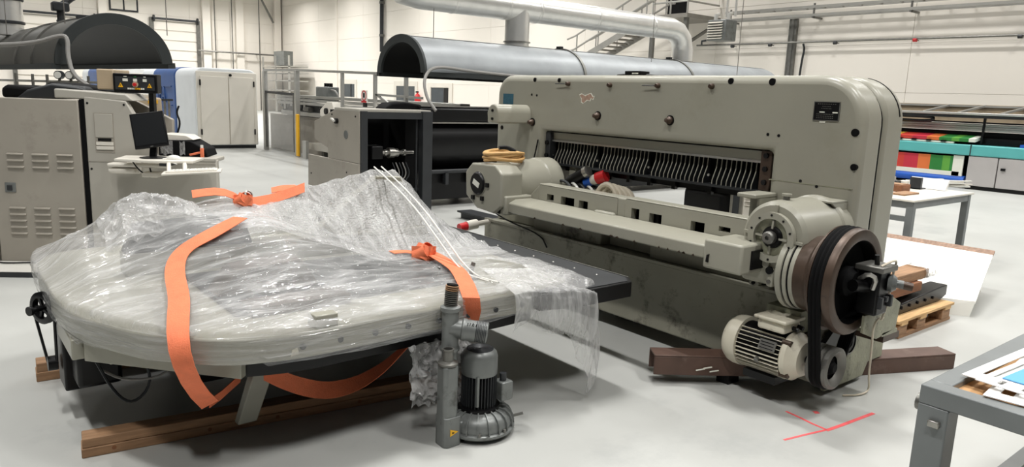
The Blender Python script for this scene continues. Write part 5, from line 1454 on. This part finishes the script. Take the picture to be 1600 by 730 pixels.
def crinkle(x, y):
    a = noise.noise(Vector((x * 1.8 + 0.9 * y, y * 7.0 - 1.8 * x, 0.3)))
    b = noise.noise(Vector((x * 3.5 - 2 * y, y * 15 + 3.5 * x, 1.7)))
    c = noise.noise(Vector((x * 9, y * 30 + 6 * x, 4.1)))
    return 0.018 * (1 - 2 * abs(a)) + 0.009 * (1 - 2 * abs(b)) + 0.0025 * c
def film_hit(px, py):
    d = ray(px, py)
    tt = 1.5
    while tt < 6:
        p = CAM + d * tt
        if p.z < film_h(p.x, p.y) + 0.02:
            return p
        tt += 0.004
    return CAM + d * 3.0

t = thing('machine_side_table', 'grey-green cast side table under plastic film on wooden beams', 'machine table', (1.5, 3.6, 0.08))
WT = t
cc = Vector((1.5, 3.6))
def inset(k):
    return [tuple(cc + (p - cc) * k) for p in OUTS]
B().prism(inset(0.985), 0.50, 0.605, 'z').build('table_slab', 'cutter', t, bevel=0.008)
B().prism(inset(0.86), 0.40, 0.50, 'z').build('under_frame', 'black', t)
B().prism([(0.44, 3.32), (0.90, 2.78), (0.93, 2.81), (0.47, 3.35)], 0.41, 0.50, 'z').build('side_skirt', 'cutter', t, bevel=0.004)
B().box(0.40, 0.50, 3.35, 3.75, 0.41, 0.50).build('side_skirt', 'cutter', t, bevel=0.006)
for (x0, x1, ya) in ((0.97, 1.10, 3.06), (1.98, 2.12, 3.04), (0.97, 1.10, 4.25), (1.98, 2.12, 4.25)):
    B().add([(x0, ya, 0.085), (x0 + 0.085, ya, 0.085), (x1 + 0.10, ya - 0.02, 0.50), (x1, ya - 0.02, 0.50), (x0, ya + 0.05, 0.085), (x0 + 0.085, ya + 0.05, 0.085), (x1 + 0.10, ya + 0.05, 0.50), (x1, ya + 0.05, 0.50)],
            [(0, 1, 2, 3), (7, 6, 5, 4), (0, 4, 5, 1), (1, 5, 6, 2), (2, 6, 7, 3), (3, 7, 4, 0)]).build('leg', 'cutter', t, bevel=0.006)
B().box(0.9, 2.3, 3.35, 4.3, 0.2, 0.36).build('shade_block', 'blackmat', t)  # black block added to deepen the shade beneath the table
# gear standing on the table, seen through the film
B().box(1.16, 1.26, 2.66, 2.74, 0.55, 0.66).build('front_stop', 'cutter', t, bevel=0.006)
B().box(0.95, 2.2, 2.98, 3.75, 0.605, 0.625).build('gauge_plate', 'dark', t, bevel=0.004)
B().box(1.0, 1.45, 2.93, 3.08, 0.605, 0.65).build('gauge_bar', 'rust', t, bevel=0.004)
B().prism([(0.95, 0.61), (1.45, 0.61), (1.35, 0.76), (1.05, 0.74)], 3.25, 3.42, 'y').build('gauge_carriage', 'rust', t, bevel=0.006)
B().box(0.72, 2.45, 3.9, 4.02, 0.605, 0.72).build('back_gauge', 'cutter', t, bevel=0.006)
B().prism([(0.72, 0.72), (1.35, 0.72), (1.3, 0.88), (0.78, 0.86)], 3.9, 4.0, 'y').build('gauge_head', 'dark', t, bevel=0.008)
B().prism([(1.62, 0.66), (2.5, 0.66), (2.28, 1.04), (2.12, 1.05)], 3.93, 4.0, 'y').build('upright_plate', 'cutter', t, bevel=0.006)
B().box(1.5, 1.75, 3.3, 3.45, 0.605, 0.63).build('clamp_bar', 'dark', t)
for x in (1.98, 2.2):
    B().box(x, x + 0.006, 3.03, 3.06, 0.62, 0.685, Matrix.Rotation(R(18), 3, 'Y')).build('upright_tab', 'steel_dull', t)
for k in range(9):
    B().cyl((1.1 + k * 0.16, 2.648, 0.55), (1.1 + k * 0.16, 2.64, 0.55), 0.013, 10).build('edge_screw', 'dark', t)
for a, b, c, d in ((1.05, 1.085, 0.515, 0.55), (1.09, 1.13, 0.53, 0.565), (1.135, 1.15, 0.515, 0.54), (1.16, 1.21, 0.525, 0.565)):
    B().prism([(a, c), (b, c + 0.006), (b - 0.006, d), (a + 0.008, d - 0.008)], 2.646, 2.66, 'y').build('paper_residue', 'cream', t)
# belt drive at the left end
pcx, pax = Vector((0.362, 3.86, 0.515)), Vector((0.86, 0.5, 0)).normalized()
pu_, pw_ = Vector((-pax.y, pax.x, 0)), Vector((0, 0, 1))
bw = B().lathe([(0.05, 0), (0.062, 0), (0.076, 0.006), (0.068, 0.014), (0.076, 0.022), (0.062, 0.028), (0.05, 0.028), (0.05, 0)], pcx - pax * 0.014, pax, 28).build('belt_pulley', 'black', t)
for k in range(5):
    a = 2 * PI * k / 5
    rd_ = pu_ * math.cos(a) + pw_ * math.sin(a)
    B().bar(pcx + rd_ * 0.012, pcx + rd_ * 0.055, 0.013, 0.013, pax).build('pulley_spoke', 'black', bw)
B().cyl(pcx - pax * 0.06, pcx + pax * 0.07, 0.012, 12).build('pulley_axle', 'black', bw)
B().cyl(pcx - pax * 0.068, pcx - pax * 0.055, 0.022, 12).build('axle_nut', 'black', bw)
B().cyl((0.36, 3.84, 0.25), (0.40, 3.84, 0.25), 0.035, 18).build('lower_pulley', 'black', t)
for s in (-1, 1):
    B().tube([pcx + pu_ * s * 0.07, Vector((0.38, 3.84, 0.25)) + pu_ * s * 0.03], 0.0065, 6).build('round_belt', 'black', t)
B().box(0.41, 0.49, 3.72, 3.9, 0.14, 0.44).build('drive_bracket', 'black', t, bevel=0.01)
B().box(0.44, 0.62, 3.55, 3.75, 0.20, 0.40).build('drive_gearcase', 'black', t, bevel=0.02)
B().tube([(0.5, 3.5, 0.36), (0.56, 3.42, 0.2), (0.62, 3.36, 0.16), (0.7, 3.36, 0.24), (0.68, 3.4, 0.36)], 0.007, 6, 2).build('hanging_cable', 'dark', t)
B().tube([(0.52, 3.5, 0.3), (0.6, 3.4, 0.26), (0.75, 3.34, 0.27), (0.85, 3.4, 0.36)], 0.006, 6, 2).build('hanging_cable', 'cable', t)
B().box(0.56, 0.72, 3.50, 3.62, 0.31, 0.37).build('junction_box', 'cream', t, bevel=0.006)

# wooden beams under the table
def beam(label, p, q, w, h):
    p, q = Vector((*p, 0)), Vector((*q, 0))
    L = (q - p).length
    o = thing('wooden_beam', label, 'beam', p, math.atan2(q.y - p.y, q.x - p.x), 'wooden beams under the wrapped table')
    for k in range(2):
        B().box(0.004 * k, L - 0.006 * k, 0.003 * k, w - 0.002 * k, k * h / 2 + 0.0006 * k, (k + 1) * h / 2).build('plank', 'wood', o, local=True, bevel=0.004)
    for s in (0.12, 0.5, 0.8, 1.2):
        if s < L - 0.1:
            B().cyl((s, -0.0008, h * 0.3), (s, 0.004, h * 0.3), 0.009, 10).build('knot', 'wooddark', o, local=True)
    return o
beam('long pale wooden beam under the front of the wrapped table', (0.40, 3.285), (2.35, 3.02), 0.10, 0.084)
beam('short wooden beam end under the belt pulley', (0.35, 4.31), (1.9, 4.2), 0.11, 0.10)

# black air table plate behind the film
t = thing('black_air_table', 'long black side table plate jutting out behind the plastic film', 'machine table', (2.6, 3.8, 0.5))
B().prism([(2.3, 2.60), (2.52, 2.545), (2.90, 2.545), (2.955, 2.61), (2.955, 5.2), (2.3, 5.2)], 0.515, 0.60, 'z').build('plate', 'black', t, bevel=0.005)
B().prism([(2.32, 2.62), (2.54, 2.565), (2.885, 2.565), (2.94, 2.63), (2.94, 5.18), (2.32, 5.18)], 0.60, 0.603, 'z').build('top_sheet', 'dark', t)
B().bar((2.954, 2.62, 0.601), (2.954, 5.2, 0.601), 0.008, 0.006).build('edge_strip', 'steel_dull', t)
ab = None
for k in range(14):
    for x in (2.84, 2.66):
        if ab is None:
            ab = B().lathe([(0, 0.004), (0.005, 0.003), (0.007, 0)], (0, 0, 0), (0, 0, 1), 10).build('air_ball', 'steel', t, local=True)
        else:
            ab = share(ab, 'air_ball', t)
        ab.location = (x - 2.6, 2.75 + k * 0.18 - 3.8, 0.603 - 0.5)
for y in (3.7, 4.9):
    B().box(2.5, 2.62, y, y + 0.08, 0.0, 0.515).build('support_leg', 'black', t)

# ------------------------------------------------------------------ plastic film over the table
NT, NR = 320, 90
def zb(tt):
    p = outline_at(tt)
    z = 0.505 + 0.02 * noise.noise(Vector((p.x * 4, p.y * 4, 0.5)))
    if p.y < 3.4:
        z = 0.49 + 0.015 * noise.noise(Vector((p.x * 5, p.y * 5, 0.5)))
    if p.x < 0.95 and p.y < 3.3:
        z += 0.02
    return z
def film_pt(i, j):
    tt = i / NT
    c = outline_at(tt)
    if j < NR - 16:
        rho = (j / (NR - 17)) ** 0.8
        q = cc + (c - cc) * rho * 1.0
        e = min(1.0, (1 - rho) * 9)
        return (q.x, q.y, film_h(q.x, q.y) + crinkle(q.x, q.y) * (0.25 + 0.75 * e) + 0.012)
    k = (j - (NR - 17)) / 16.0
    z0 = film_h(c.x, c.y) + 0.012
    n = noise.noise(Vector((c.x * 5, c.y * 5, k * 14))) + 0.5 * noise.noise(Vector((c.x * 11, c.y * 11, k * 30)))
    out = 1.006 + 0.006 * n + 0.006 * math.sin(k * PI) - 0.012 * k
    q = cc + (c - cc) * out
    return (q.x, q.y, z0 + (zb(tt) - z0) * k)
fl = B().grid(film_pt, NT, NR, True).build('plastic_film', 'film', recalc=True, sharp=75)
fl.data.materials.append(M['film_side'])
for pl in fl.data.polygons:
    if pl.center.z < 0.625 and pl.index > NT * (NR - 19):
        pl.material_index = 1
tag(fl, 'crinkled clear stretch film wrapped over the machine side table', 'plastic film')

# bubble wrap tent over the upright plate
RX = [1.15, 1.45, 1.67, 1.9, 2.13, 2.20, 2.27, 2.38, 2.48, 2.60, 2.74]
RZ = [0.90, 0.955, 0.995, 1.035, 1.083, 1.075, 1.078, 0.98, 0.86, 0.74, 0.65]
def ridge(x):
    for k in range(len(RX) - 1):
        if RX[k] <= x <= RX[k + 1]:
            f = (x - RX[k]) / (RX[k + 1] - RX[k])
            return RZ[k] * (1 - f) + RZ[k + 1] * f
    return RZ[-1]
def tent(i, j):
    x = RX[0] + (RX[-1] - RX[0]) * i / 89
    v = j / 59
    h = ridge(x)
    yf = 3.62 - 0.20 * ss(max(0, min(1, (x - 1.15) / 0.8)))
    if v < 0.62:
        f = v / 0.62
        y = yf + (4.0 - yf) * f
        zf = film_h(x, yf) - 0.01
        z = zf + (h - zf) * (f ** 1.15)
    else:
        f = (v - 0.62) / 0.38
        y = 4.0 + 0.5 * f
        z = h + (0.63 - h) * f
    ed = math.sin(PI * min(1, v * 1.2)) if v < 0.8 else 0.3
    w = x * 2.0 - (y - 3.5) * 2.2
    fold = noise.noise(Vector((w * 3.5, (y + x) * 0.8, 2.0)))
    fine = noise.noise(Vector((w * 11, (y + x) * 2.0, 7.0)))
    z += ed * (0.035 * (0.5 - abs(fold)) + 0.012 * fine)
    y += 0.02 * fold
    return (x + 0.01 * fine, y, z)
tag(B().grid(tent, 90, 60).build('bubble_wrap', 'bubble', sharp=80), 'shiny bubble wrap tent rising at the back of the wrapped table', 'bubble wrap')

# white cords over the bubble wrap
for k, (a, b, l) in enumerate((((592, 272), (722, 430), 'white cord running from the bubble wrap peak, left of two'), ((604, 270), (736, 432), 'white cord running from the bubble wrap peak, right of two'))):
    pa = Vector((2.13 + 0.05 * k, 3.99, 1.10))
    pb = film_hit(*b) + Vector((0, 0, 0.01))
    pm = (pa + pb) / 2 + Vector((0.0, -0.03, 0.035))
    tag(B().tube([pa, (pa + pm) / 2 + Vector((0, 0, 0.01)), pm, (pm + pb) / 2, pb, pb + Vector((0.02, -0.2, 0.0))], 0.0045, 6, 2).build('tie_string', 'white'), l, 'cord', 'white cords on the wrapped table')

# hanging film at the right front corner
def drape(i, j):
    u, v = i / 69, j / 39
    base = [(2.12, 2.60), (2.32, 2.53), (2.46, 2.505), (2.57, 2.52), (2.65, 2.62), (2.68, 2.85), (2.68, 3.15)]
    s = u * (len(base) - 1)
    k = min(int(s), len(base) - 2)
    f = s - k
    x = base[k][0] * (1 - f) + base[k + 1][0] * f
    y = base[k][1] * (1 - f) + base[k + 1][1] * f
    nx, ny = x - 2.2, y - 3.1
    L = math.hypot(nx, ny)
    nx, ny = nx / L, ny / L
    top = 0.665
    bot = 0.44 - 0.36 * math.exp(-((u - 0.52) / 0.17) ** 2) + 0.12 * noise.noise(Vector((u * 8, 0, 3)))
    vv = v
    z = top + (bot - top) * vv
    amp = 0.012 + 0.05 * vv
    fold = noise.noise(Vector((u * 9, vv * 1.2, 5.0))) + 0.5 * noise.noise(Vector((u * 21, vv * 2.0, 8.0)))
    o = 0.012 + 0.03 * math.sin(vv * PI) + amp * fold
    if vv < 0.12:
        o -= (0.12 - vv) * 3.0
        z += (0.12 - vv) * 0.15
    return (x + nx * o, y + ny * o, z + 0.006 * noise.noise(Vector((u * 30, vv * 12, 1))))
tag(B().grid(drape, 70, 40).build('loose_film', 'drape', sharp=80), 'loose clear film hanging from the right corner of the wrapped table', 'plastic film')
def crumple(i, j):
    u, v = i / 39, j / 29
    x, y = 0.62 + 0.46 * u, 3.78 + 0.24 * v
    z = film_h(x, y) + 0.02 + 0.085 * math.sin(PI * u) * math.sin(PI * v) + 0.05 * (0.5 - abs(noise.noise(Vector((u * 5, v * 4, 9))))) + 0.012 * noise.noise(Vector((u * 14, v * 13, 2)))
    return (x + 0.015 * noise.noise(Vector((u * 6, v * 6, 4))), y, z - 0.05 * (1 if v in (0, 1) else 0))
tag(B().grid(crumple, 40, 30).build('crumpled_film', 'bag', sharp=80), 'bunched-up film lump at the left back of the wrapped table', 'plastic film')

# ------------------------------------------------------------------ orange straps
SW = 0.08
def on_film(path, lift=0.014, n=4):
    pts = [film_hit(*q) for q in path]
    pts = [Vector((p.x, p.y, film_h(p.x, p.y) + 0.02 + lift)) for p in pts]
    out = []
    for a, b in zip(pts[:-1], pts[1:]):
        for k in range(n):
            q = a.lerp(b, k / n)
            out.append(Vector((q.x, q.y, film_h(q.x, q.y) + 0.02 + lift)))
    return out + [pts[-1]]
def smooth_pts(p, it=3):
    p = [Vector(q) for q in p]
    for _ in range(it):
        p = [p[0]] + [(p[i - 1] + p[i] * 2 + p[i + 1]) / 4 for i in range(1, len(p) - 1)] + [p[-1]]
    return p
def flat_w(pts, w, sgn=1):
    out = []
    n = len(pts)
    for i, p in enumerate(pts):
        d = (pts[min(i + 1, n - 1)] - pts[max(i - 1, 0)])
        nn = Vector((-(film_h(p.x + 0.03, p.y) - film_h(p.x - 0.03, p.y)) / 0.06, -(film_h(p.x, p.y + 0.03) - film_h(p.x, p.y - 0.03)) / 0.06, 1)).normalized()
        out.append(nn.cross(d).normalized() * w * sgn)
    return out
def blend(pts, wv, k=4):
    for _ in range(k):
        wv = [wv[0]] + [((wv[i - 1] + wv[i] * 2 + wv[i + 1]) / 4) for i in range(1, len(wv) - 1)] + [wv[-1]]
    return [w.normalized() * SW for w in wv]
t = thing('orange_strap', 'orange lashing strap looped over the left front of the wrapped table', 'strap', film_hit(378, 350))
a = smooth_pts(on_film([(376, 350), (352, 364), (318, 383), (290, 398), (276, 415), (272, 440), (280, 468), (281, 495)], 0.03), 4)
wa = flat_w(a, SW)
hang = [aty(274, 528, 2.74), aty(279, 548, 2.72), aty(286, 572, 2.72), aty(296, 597, 2.76), aty(312, 622, 2.86), aty(328, 632, 2.92)]
cr = ROT @ Vector((1, 0, 0))
camr = Vector((cr.x, cr.y, 0)).normalized()
if wa[-1].dot(camr) < 0:
    wa = [-w for w in wa]
pts = smooth_pts(a + hang, 2)
wv = wa + [camr * SW, camr * SW, camr * SW, (camr + Vector((0, 0, 0.15))).normalized() * SW, (camr + Vector((0, 0, 0.3))).normalized() * SW, (camr * 0.7 + Vector((0, 0, 0.4))).normalized() * SW]
B().ribbon(pts, blend(pts, wv), 0.003).build('strap_web', 'orange', t, sharp=60)
up = [aty(328, 630, 2.92), aty(345, 620, 2.96), aty(360, 603, 3.0), aty(376, 590, 3.1)]
B().ribbon(smooth_pts(up, 1), [Vector((0.3, 0.2, 1)).normalized() * SW * 0.5] * 4, 0.003).build('strap_return', 'orange', t, sharp=60)
t = thing('orange_strap', 'orange strap sagging beneath the wrapped table between its legs', 'strap', (1.4, 3.0, 0.15))
up = [aty(412, 580, 2.98), aty(440, 594, 2.96), aty(475, 606, 2.95), aty(515, 612, 2.95), aty(560, 600, 2.95), aty(600, 575, 2.94), aty(630, 546, 2.92), aty(652, 522, 2.88)]
ws = [Vector((0.1, 0.2, 1)), Vector((0.1, 0.2, 1)), Vector((0.1, 0.3, 0.9)), Vector((0.1, 0.5, 0.6)), Vector((0.2, 0.6, 0.4)), Vector((0.3, 0.6, 0.25)), Vector((0.4, 0.5, 0.2)), Vector((0.4, 0.5, 0.2))]
p2, w2 = [], []
for i in range(len(up) - 1):
    for k in range(4):
        p2.append(up[i].lerp(up[i + 1], k / 4)); w2.append(ws[i].lerp(ws[i + 1], k / 4).normalized() * SW)
B().ribbon(smooth_pts(p2, 3), w2, 0.003).build('strap_web', 'orange', t, sharp=60)
t = thing('orange_strap', 'knotted orange strap over the right front edge of the wrapped table', 'strap', film_hit(660, 400))
a = smooth_pts(on_film([(612, 400), (635, 398), (655, 402), (678, 408)], 0.018), 3)
B().ribbon(a, [w * 0.8 for w in flat_w(a, SW)], 0.003).build('strap_tail', 'orange', t, sharp=60)
a = smooth_pts(on_film([(660, 398), (684, 410), (706, 424), (718, 434)], 0.03), 3)
wa = flat_w(a, SW)
if wa[-1].dot(camr) < 0:
    wa = [-w for w in wa]
hang = [aty(731, 446, 2.61), aty(739, 466, 2.595), aty(742, 486, 2.60), aty(737, 505, 2.65), aty(725, 520, 2.72)]
pts = smooth_pts(a + hang, 2)
wv = wa + [camr * SW] * 5
B().ribbon(pts, blend(pts, wv, 6), 0.003).build('strap_web', 'orange', t, sharp=60)
kc = film_hit(662, 404) + Vector((0, 0, 0.03))
def knot(c, par, sc=1.0):
    for k in range(3):
        ax = Matrix.Rotation(R(35 + 55 * k), 3, 'Z') @ Matrix.Rotation(R(60 - 25 * k), 3, 'X')
        ps = [c + ax @ Vector((0.042 * sc * math.cos(q), 0.03 * sc * math.sin(q), 0)) for q in [2 * PI * i / 16 for i in range(15)]]
        B().ribbon(ps, [ax @ Vector((0, 0, 0.05 * sc))] * 15, 0.003).build('knot_loop', 'orange', par, sharp=60)
knot(kc, t, 1.5)
t = thing('orange_strap', 'knotted orange strap on the back ridge of the wrapped table', 'strap', film_hit(378, 312))
def ridge_pts(l, dz=0.0, Y=3.93):
    return smooth_pts([aty(x, y, Y) + Vector((0, 0, dz)) for x, y in l], 1)
rp = ridge_pts([(300, 304), (318, 301), (336, 299), (352, 300), (366, 306), (378, 314)])
B().ribbon(rp, [Vector((0.12, 0.6, 0.35)).normalized() * SW * 0.8] * len(rp), 0.003).build('strap_web', 'orange', t, sharp=60)
rp = ridge_pts([(378, 316), (398, 318), (420, 312), (440, 307), (458, 300), (476, 293)])
B().ribbon(rp, [Vector((0.2, 0.5, 0.6)).normalized() * SW * 0.8] * len(rp), 0.003).build('strap_web', 'orange', t, sharp=60)
rp = ridge_pts([(424, 298), (442, 293), (462, 292), (477, 297), (462, 304)], 0.0, 4.0)
B().ribbon(rp, [Vector((0.2, 0.6, 0.3)).normalized() * SW * 0.7] * len(rp), 0.003).build('strap_loop', 'orange', t, sharp=60)
knot(aty(380, 313, 3.9), t, 1.1)
B().lathe([(0.016, 0), (0.024, 0.004), (0.016, 0.008), (0.016, 0)], aty(388, 304, 3.88), (0.3, -1, 0.6), 18).build('strap_ring', 'steel', t)

# ------------------------------------------------------------------ side channel blower in the foreground
px, py = 1.925, 2.58
t = thing('side_channel_blower', 'grey side channel blower with finned black motor on the floor', 'blower', (px, py, 0))
vo = B().lathe([(0, 0.012), (0.143, 0.012), (0.163, 0.02), (0.172, 0.03), (0.172, 0.04), (0.159, 0.045), (0.161, 0.062), (0.152, 0.09), (0.13, 0.112), (0.095, 0.122), (0, 0.122)], (px, py, 0), (0, 0, 1), 56).build('volute_housing', 'castgrey', t)
rib = None
for k in range(20):
    a = 2 * PI * k / 20
    if rib is None:
        rib = B().prism([(0.09, 0.118), (0.13, 0.106), (0.15, 0.088), (0.158, 0.045), (0.170, 0.045), (0.168, 0.078), (0.152, 0.106), (0.13, 0.122), (0.09, 0.13)], -0.003, 0.003, 'y').build('volute_rib', 'castgrey', vo, local=True)
        rib.matrix_parent_inverse = Matrix()
        rib.location = (px - 0, py - 0, 0)
        rib.matrix_parent_inverse = (vo.parent.matrix_basis @ vo.matrix_parent_inverse @ vo.matrix_basis).inverted()
    else:
        rib = share(rib, 'volute_rib', vo)
    rib.rotation_euler = (0, 0, a)
for k in range(8):
    a = 2 * PI * k / 8 + 0.2
    B().cyl((px + 0.164 * math.cos(a), py + 0.164 * math.sin(a), 0.028), (px + 0.164 * math.cos(a), py + 0.164 * math.sin(a), 0.056), 0.008, 8).build('housing_bolt', 'steel_dull', vo)
for a in (0.3, 1.9, 3.5, 5.0):
    B().box(px + 0.11 * math.cos(a) - 0.02, px + 0.11 * math.cos(a) + 0.02, py + 0.11 * math.sin(a) - 0.02, py + 0.11 * math.sin(a) + 0.02, 0, 0.014).build('foot', 'black', t)
mb = B().cyl((px, py, 0.11), (px, py, 0.30), 0.066, 36).build('motor_body', 'blackmat', t)
for k in range(34):
    a = 2 * PI * k / 34
    c, s = math.cos(a), math.sin(a)
    B().bar((px + 0.073 * c, py + 0.073 * s, 0.135), (px + 0.073 * c, py + 0.073 * s, 0.295), 0.0035, 0.02, (c, s, 0)).build('cooling_fin', 'dark', mb)
B().lathe([(0.06, 0.12), (0.1, 0.12), (0.1, 0.135), (0.06, 0.14)], (px, py, 0), (0, 0, 1), 36).build('motor_flange', 'black', mb)
fc = B().lathe([(0.078, 0.285), (0.084, 0.287), (0.084, 0.37), (0.078, 0.39), (0.064, 0.402), (0, 0.402)], (px, py, 0), (0, 0, 1), 40).build('fan_cover', 'castgrey', t)
B().lathe([(0, 0.403), (0.06, 0.403), (0.066, 0.40), (0, 0.40)], (px, py, 0), (0, 0, 1), 36).build('fan_grille', 'blackmat', fc)
for k in range(9):
    B().lathe([(0.008 + 0.0065 * k, 0.403), (0.011 + 0.0065 * k, 0.4045), (0.012 + 0.0065 * k, 0.403)], (px, py, 0), (0, 0, 1), 28).build('grille_ring', 'dark', fc)
B().bar((px - 0.055, py - 0.064, 0.15), (px - 0.055, py - 0.064, 0.295), 0.012, 0.012, (0, 1, 0)).build('tie_strip', 'castgrey', mb)
tb = B().box(px + 0.06, px + 0.125, py - 0.10, py - 0.03, 0.16, 0.25).build('terminal_box', 'castgrey', t, bevel=0.006)
B().cyl((px + 0.09, py - 0.065, 0.25), (px + 0.09, py - 0.065, 0.285), 0.016, 12).build('cable_gland', 'dark', tb)
B().cyl((px + 0.13, py - 0.09, 0.07), (px + 0.175, py - 0.12, 0.085), 0.007, 8).build('lift_lug', 'steel_dull', t)
# two silencers
sx, sy = 1.725, 2.545
def octa(cx, cy, w, c):
    return [(cx - w + c, cy - w), (cx + w - c, cy - w), (cx + w, cy - w + c), (cx + w, cy + w - c), (cx + w - c, cy + w), (cx - w + c, cy + w), (cx - w, cy + w - c), (cx - w, cy - w + c)]
s1 = B().prism(octa(sx, sy, 0.039, 0.013), 0.0, 0.375, 'z').build('silencer', 'castgrey', t, bevel=0.005)
B().prism(octa(sx + 0.008, sy, 0.046, 0.013), 0.0, 0.14, 'z').build('silencer_base', 'castgrey', s1, bevel=0.005)
B().lathe([(0.042, 0.375), (0.046, 0.38), (0.046, 0.388), (0.03, 0.394), (0.024, 0.396), (0.024, 0.44), (0.027, 0.443), (0.027, 0.45), (0.020, 0.45), (0.02, 0.40)], (sx, sy, 0), (0, 0, 1), 26).build('hose_nozzle', 'steel_dull', s1)
wt = aty(697, 676, sy - 0.053)
B().prism([(sx - 0.012, 0.055), (sx + 0.03, 0.07), (sx - 0.012, 0.088)], sy - 0.0485, sy - 0.0455, 'y').build('warning_triangle', 'yellow', s1)
B().prism([(sx - 0.002, 0.066), (sx + 0.010, 0.07), (sx - 0.002, 0.075)], sy - 0.05, sy - 0.0485, 'y').build('warning_symbol', 'black', s1)
B().box(sx + 0.03, px - 0.08, sy - 0.03, sy + 0.06, 0.02, 0.10).build('outlet_duct', 'castgrey', t, bevel=0.01)
tx, ty = 1.77, 2.60
s2 = B().prism(octa(tx, ty, 0.03, 0.01), 0.0, 0.42, 'z').build('silencer', 'castgrey', t, bevel=0.005)
# pipe tee on the rear silencer
tp = B().lathe([(0, 0.42), (0.044, 0.42), (0.046, 0.43), (0.04, 0.44), (0.038, 0.45), (0.038, 0.60), (0.046, 0.605), (0.046, 0.622), (0.036, 0.628), (0, 0.628)], (tx, ty, 0), (0, 0, 1), 32).build('pipe_tee', 'castgrey', t)
dv = Vector((0.78, -0.62, -0.12)).normalized()
c0 = Vector((tx, ty, 0.525))
B().lathe([(0.042, 0.0), (0.042, 0.05), (0.05, 0.055), (0.05, 0.07), (0.047, 0.075), (0.048, 0.165), (0.042, 0.17), (0.039, 0.145), (0, 0.145)], c0, dv, 32).build('tee_branch', 'castgrey', tp)
for k in range(7):
    B().lathe([(0.0475, 0.115 + 0.007 * k), (0.0495, 0.116 + 0.007 * k), (0.0495, 0.119 + 0.007 * k), (0.0475, 0.12 + 0.007 * k)], c0, dv, 28).build('thread_band', 'dark', tp)
for k in range(3):
    u = dv.orthogonal().normalized()
    w = dv.cross(u)
    a = 2 * PI * k / 3 + 0.5
    e = c0 + dv * 0.165
    B().bar(e, e + (u * math.cos(a) + w * math.sin(a)) * 0.034, 0.006, 0.006, dv).build('spider_arm', 'steel', tp)
hp = [Vector((tx + 0.0005 * k * k * 0.12, ty, 0.622 + 0.0085 * k)) for k in range(13)]
B().tube(hp, 0.026, 16).build('hose_core', 'blackmat', tp)
for k in range(12):
    B().lathe([(0.026, -0.002), (0.031, -0.001), (0.031, 0.002), (0.026, 0.003)], hp[k], (0.06 + 0.004 * k, 0, 1), 22).build('hose_coil', 'steel_dull' if k < 9 else 'wood', tp)
# scrawl on the branch
for k in range(7):
    q = c0 + dv * (0.078 + 0.009 * (k % 5)) + Vector((-0.02, -0.03, 0.032 - 0.022 * (k // 5)))
    B().bar(q, q + Vector((0.004 * (k % 3), 0.0, 0.012)), 0.003, 0.002, (0, 1, 0)).build('pen_stroke', 'black', tp)

# plastic bag behind the blower
def bag(i, j):
    u, v = i / 49, j / 39
    xx = 645 + 125 * u + 9 * noise.noise(Vector((v * 5, 2.2, u * 3))) * (1 - u)
    top = 545 - 14 * math.sin(PI * min(1, u * 1.15)) + 26 * max(0, u - 0.75) * 4
    bot = 640 - 20 * u
    yy = top + (bot - top) * v
    Yd = 2.63 + 0.04 * u + 0.035 * math.sin(v * 3 + u * 5)
    p = aty(xx, yy, Yd)
    n1 = noise.noise(Vector((u * 6, v * 5, 3.3)))
    n2 = noise.noise(Vector((u * 15, v * 13, 6.3)))
    p += Vector((0.02 * n2, 0.07 * (0.5 - abs(n1)) + 0.03 * n2, 0.02 * n1 + 0.014 * n2))
    return tuple(p)
tag(B().grid(bag, 50, 40).build('plastic_bag', 'bag', sharp=80), 'crumpled clear plastic bag draped behind the blower', 'plastic bag')

# ------------------------------------------------------------------ red spray marks on the floor
t = thing('spray_mark', 'red spray-painted arrow mark on the concrete floor', 'marking', (3.35, 1.65, 0))
def stroke(pts, w):
    b = B()
    for a, c in zip(pts[:-1], pts[1:]):
        b.bar((a[0], a[1], 0.0008), (c[0], c[1], 0.0008), w, 0.0012)
    b.build('stroke', 'redspray', t)
stroke([(3.37, 1.851), (3.36, 1.77), (3.345, 1.69), (3.34, 1.615)], 0.014)
stroke([(3.741, 1.573), (3.60, 1.585), (3.45, 1.597), (3.33, 1.61)], 0.02)
stroke([(3.33, 1.615), (3.2, 1.645), (3.059, 1.674)], 0.013)
stroke([(3.50, 1.765), (3.485, 1.74)], 0.026)
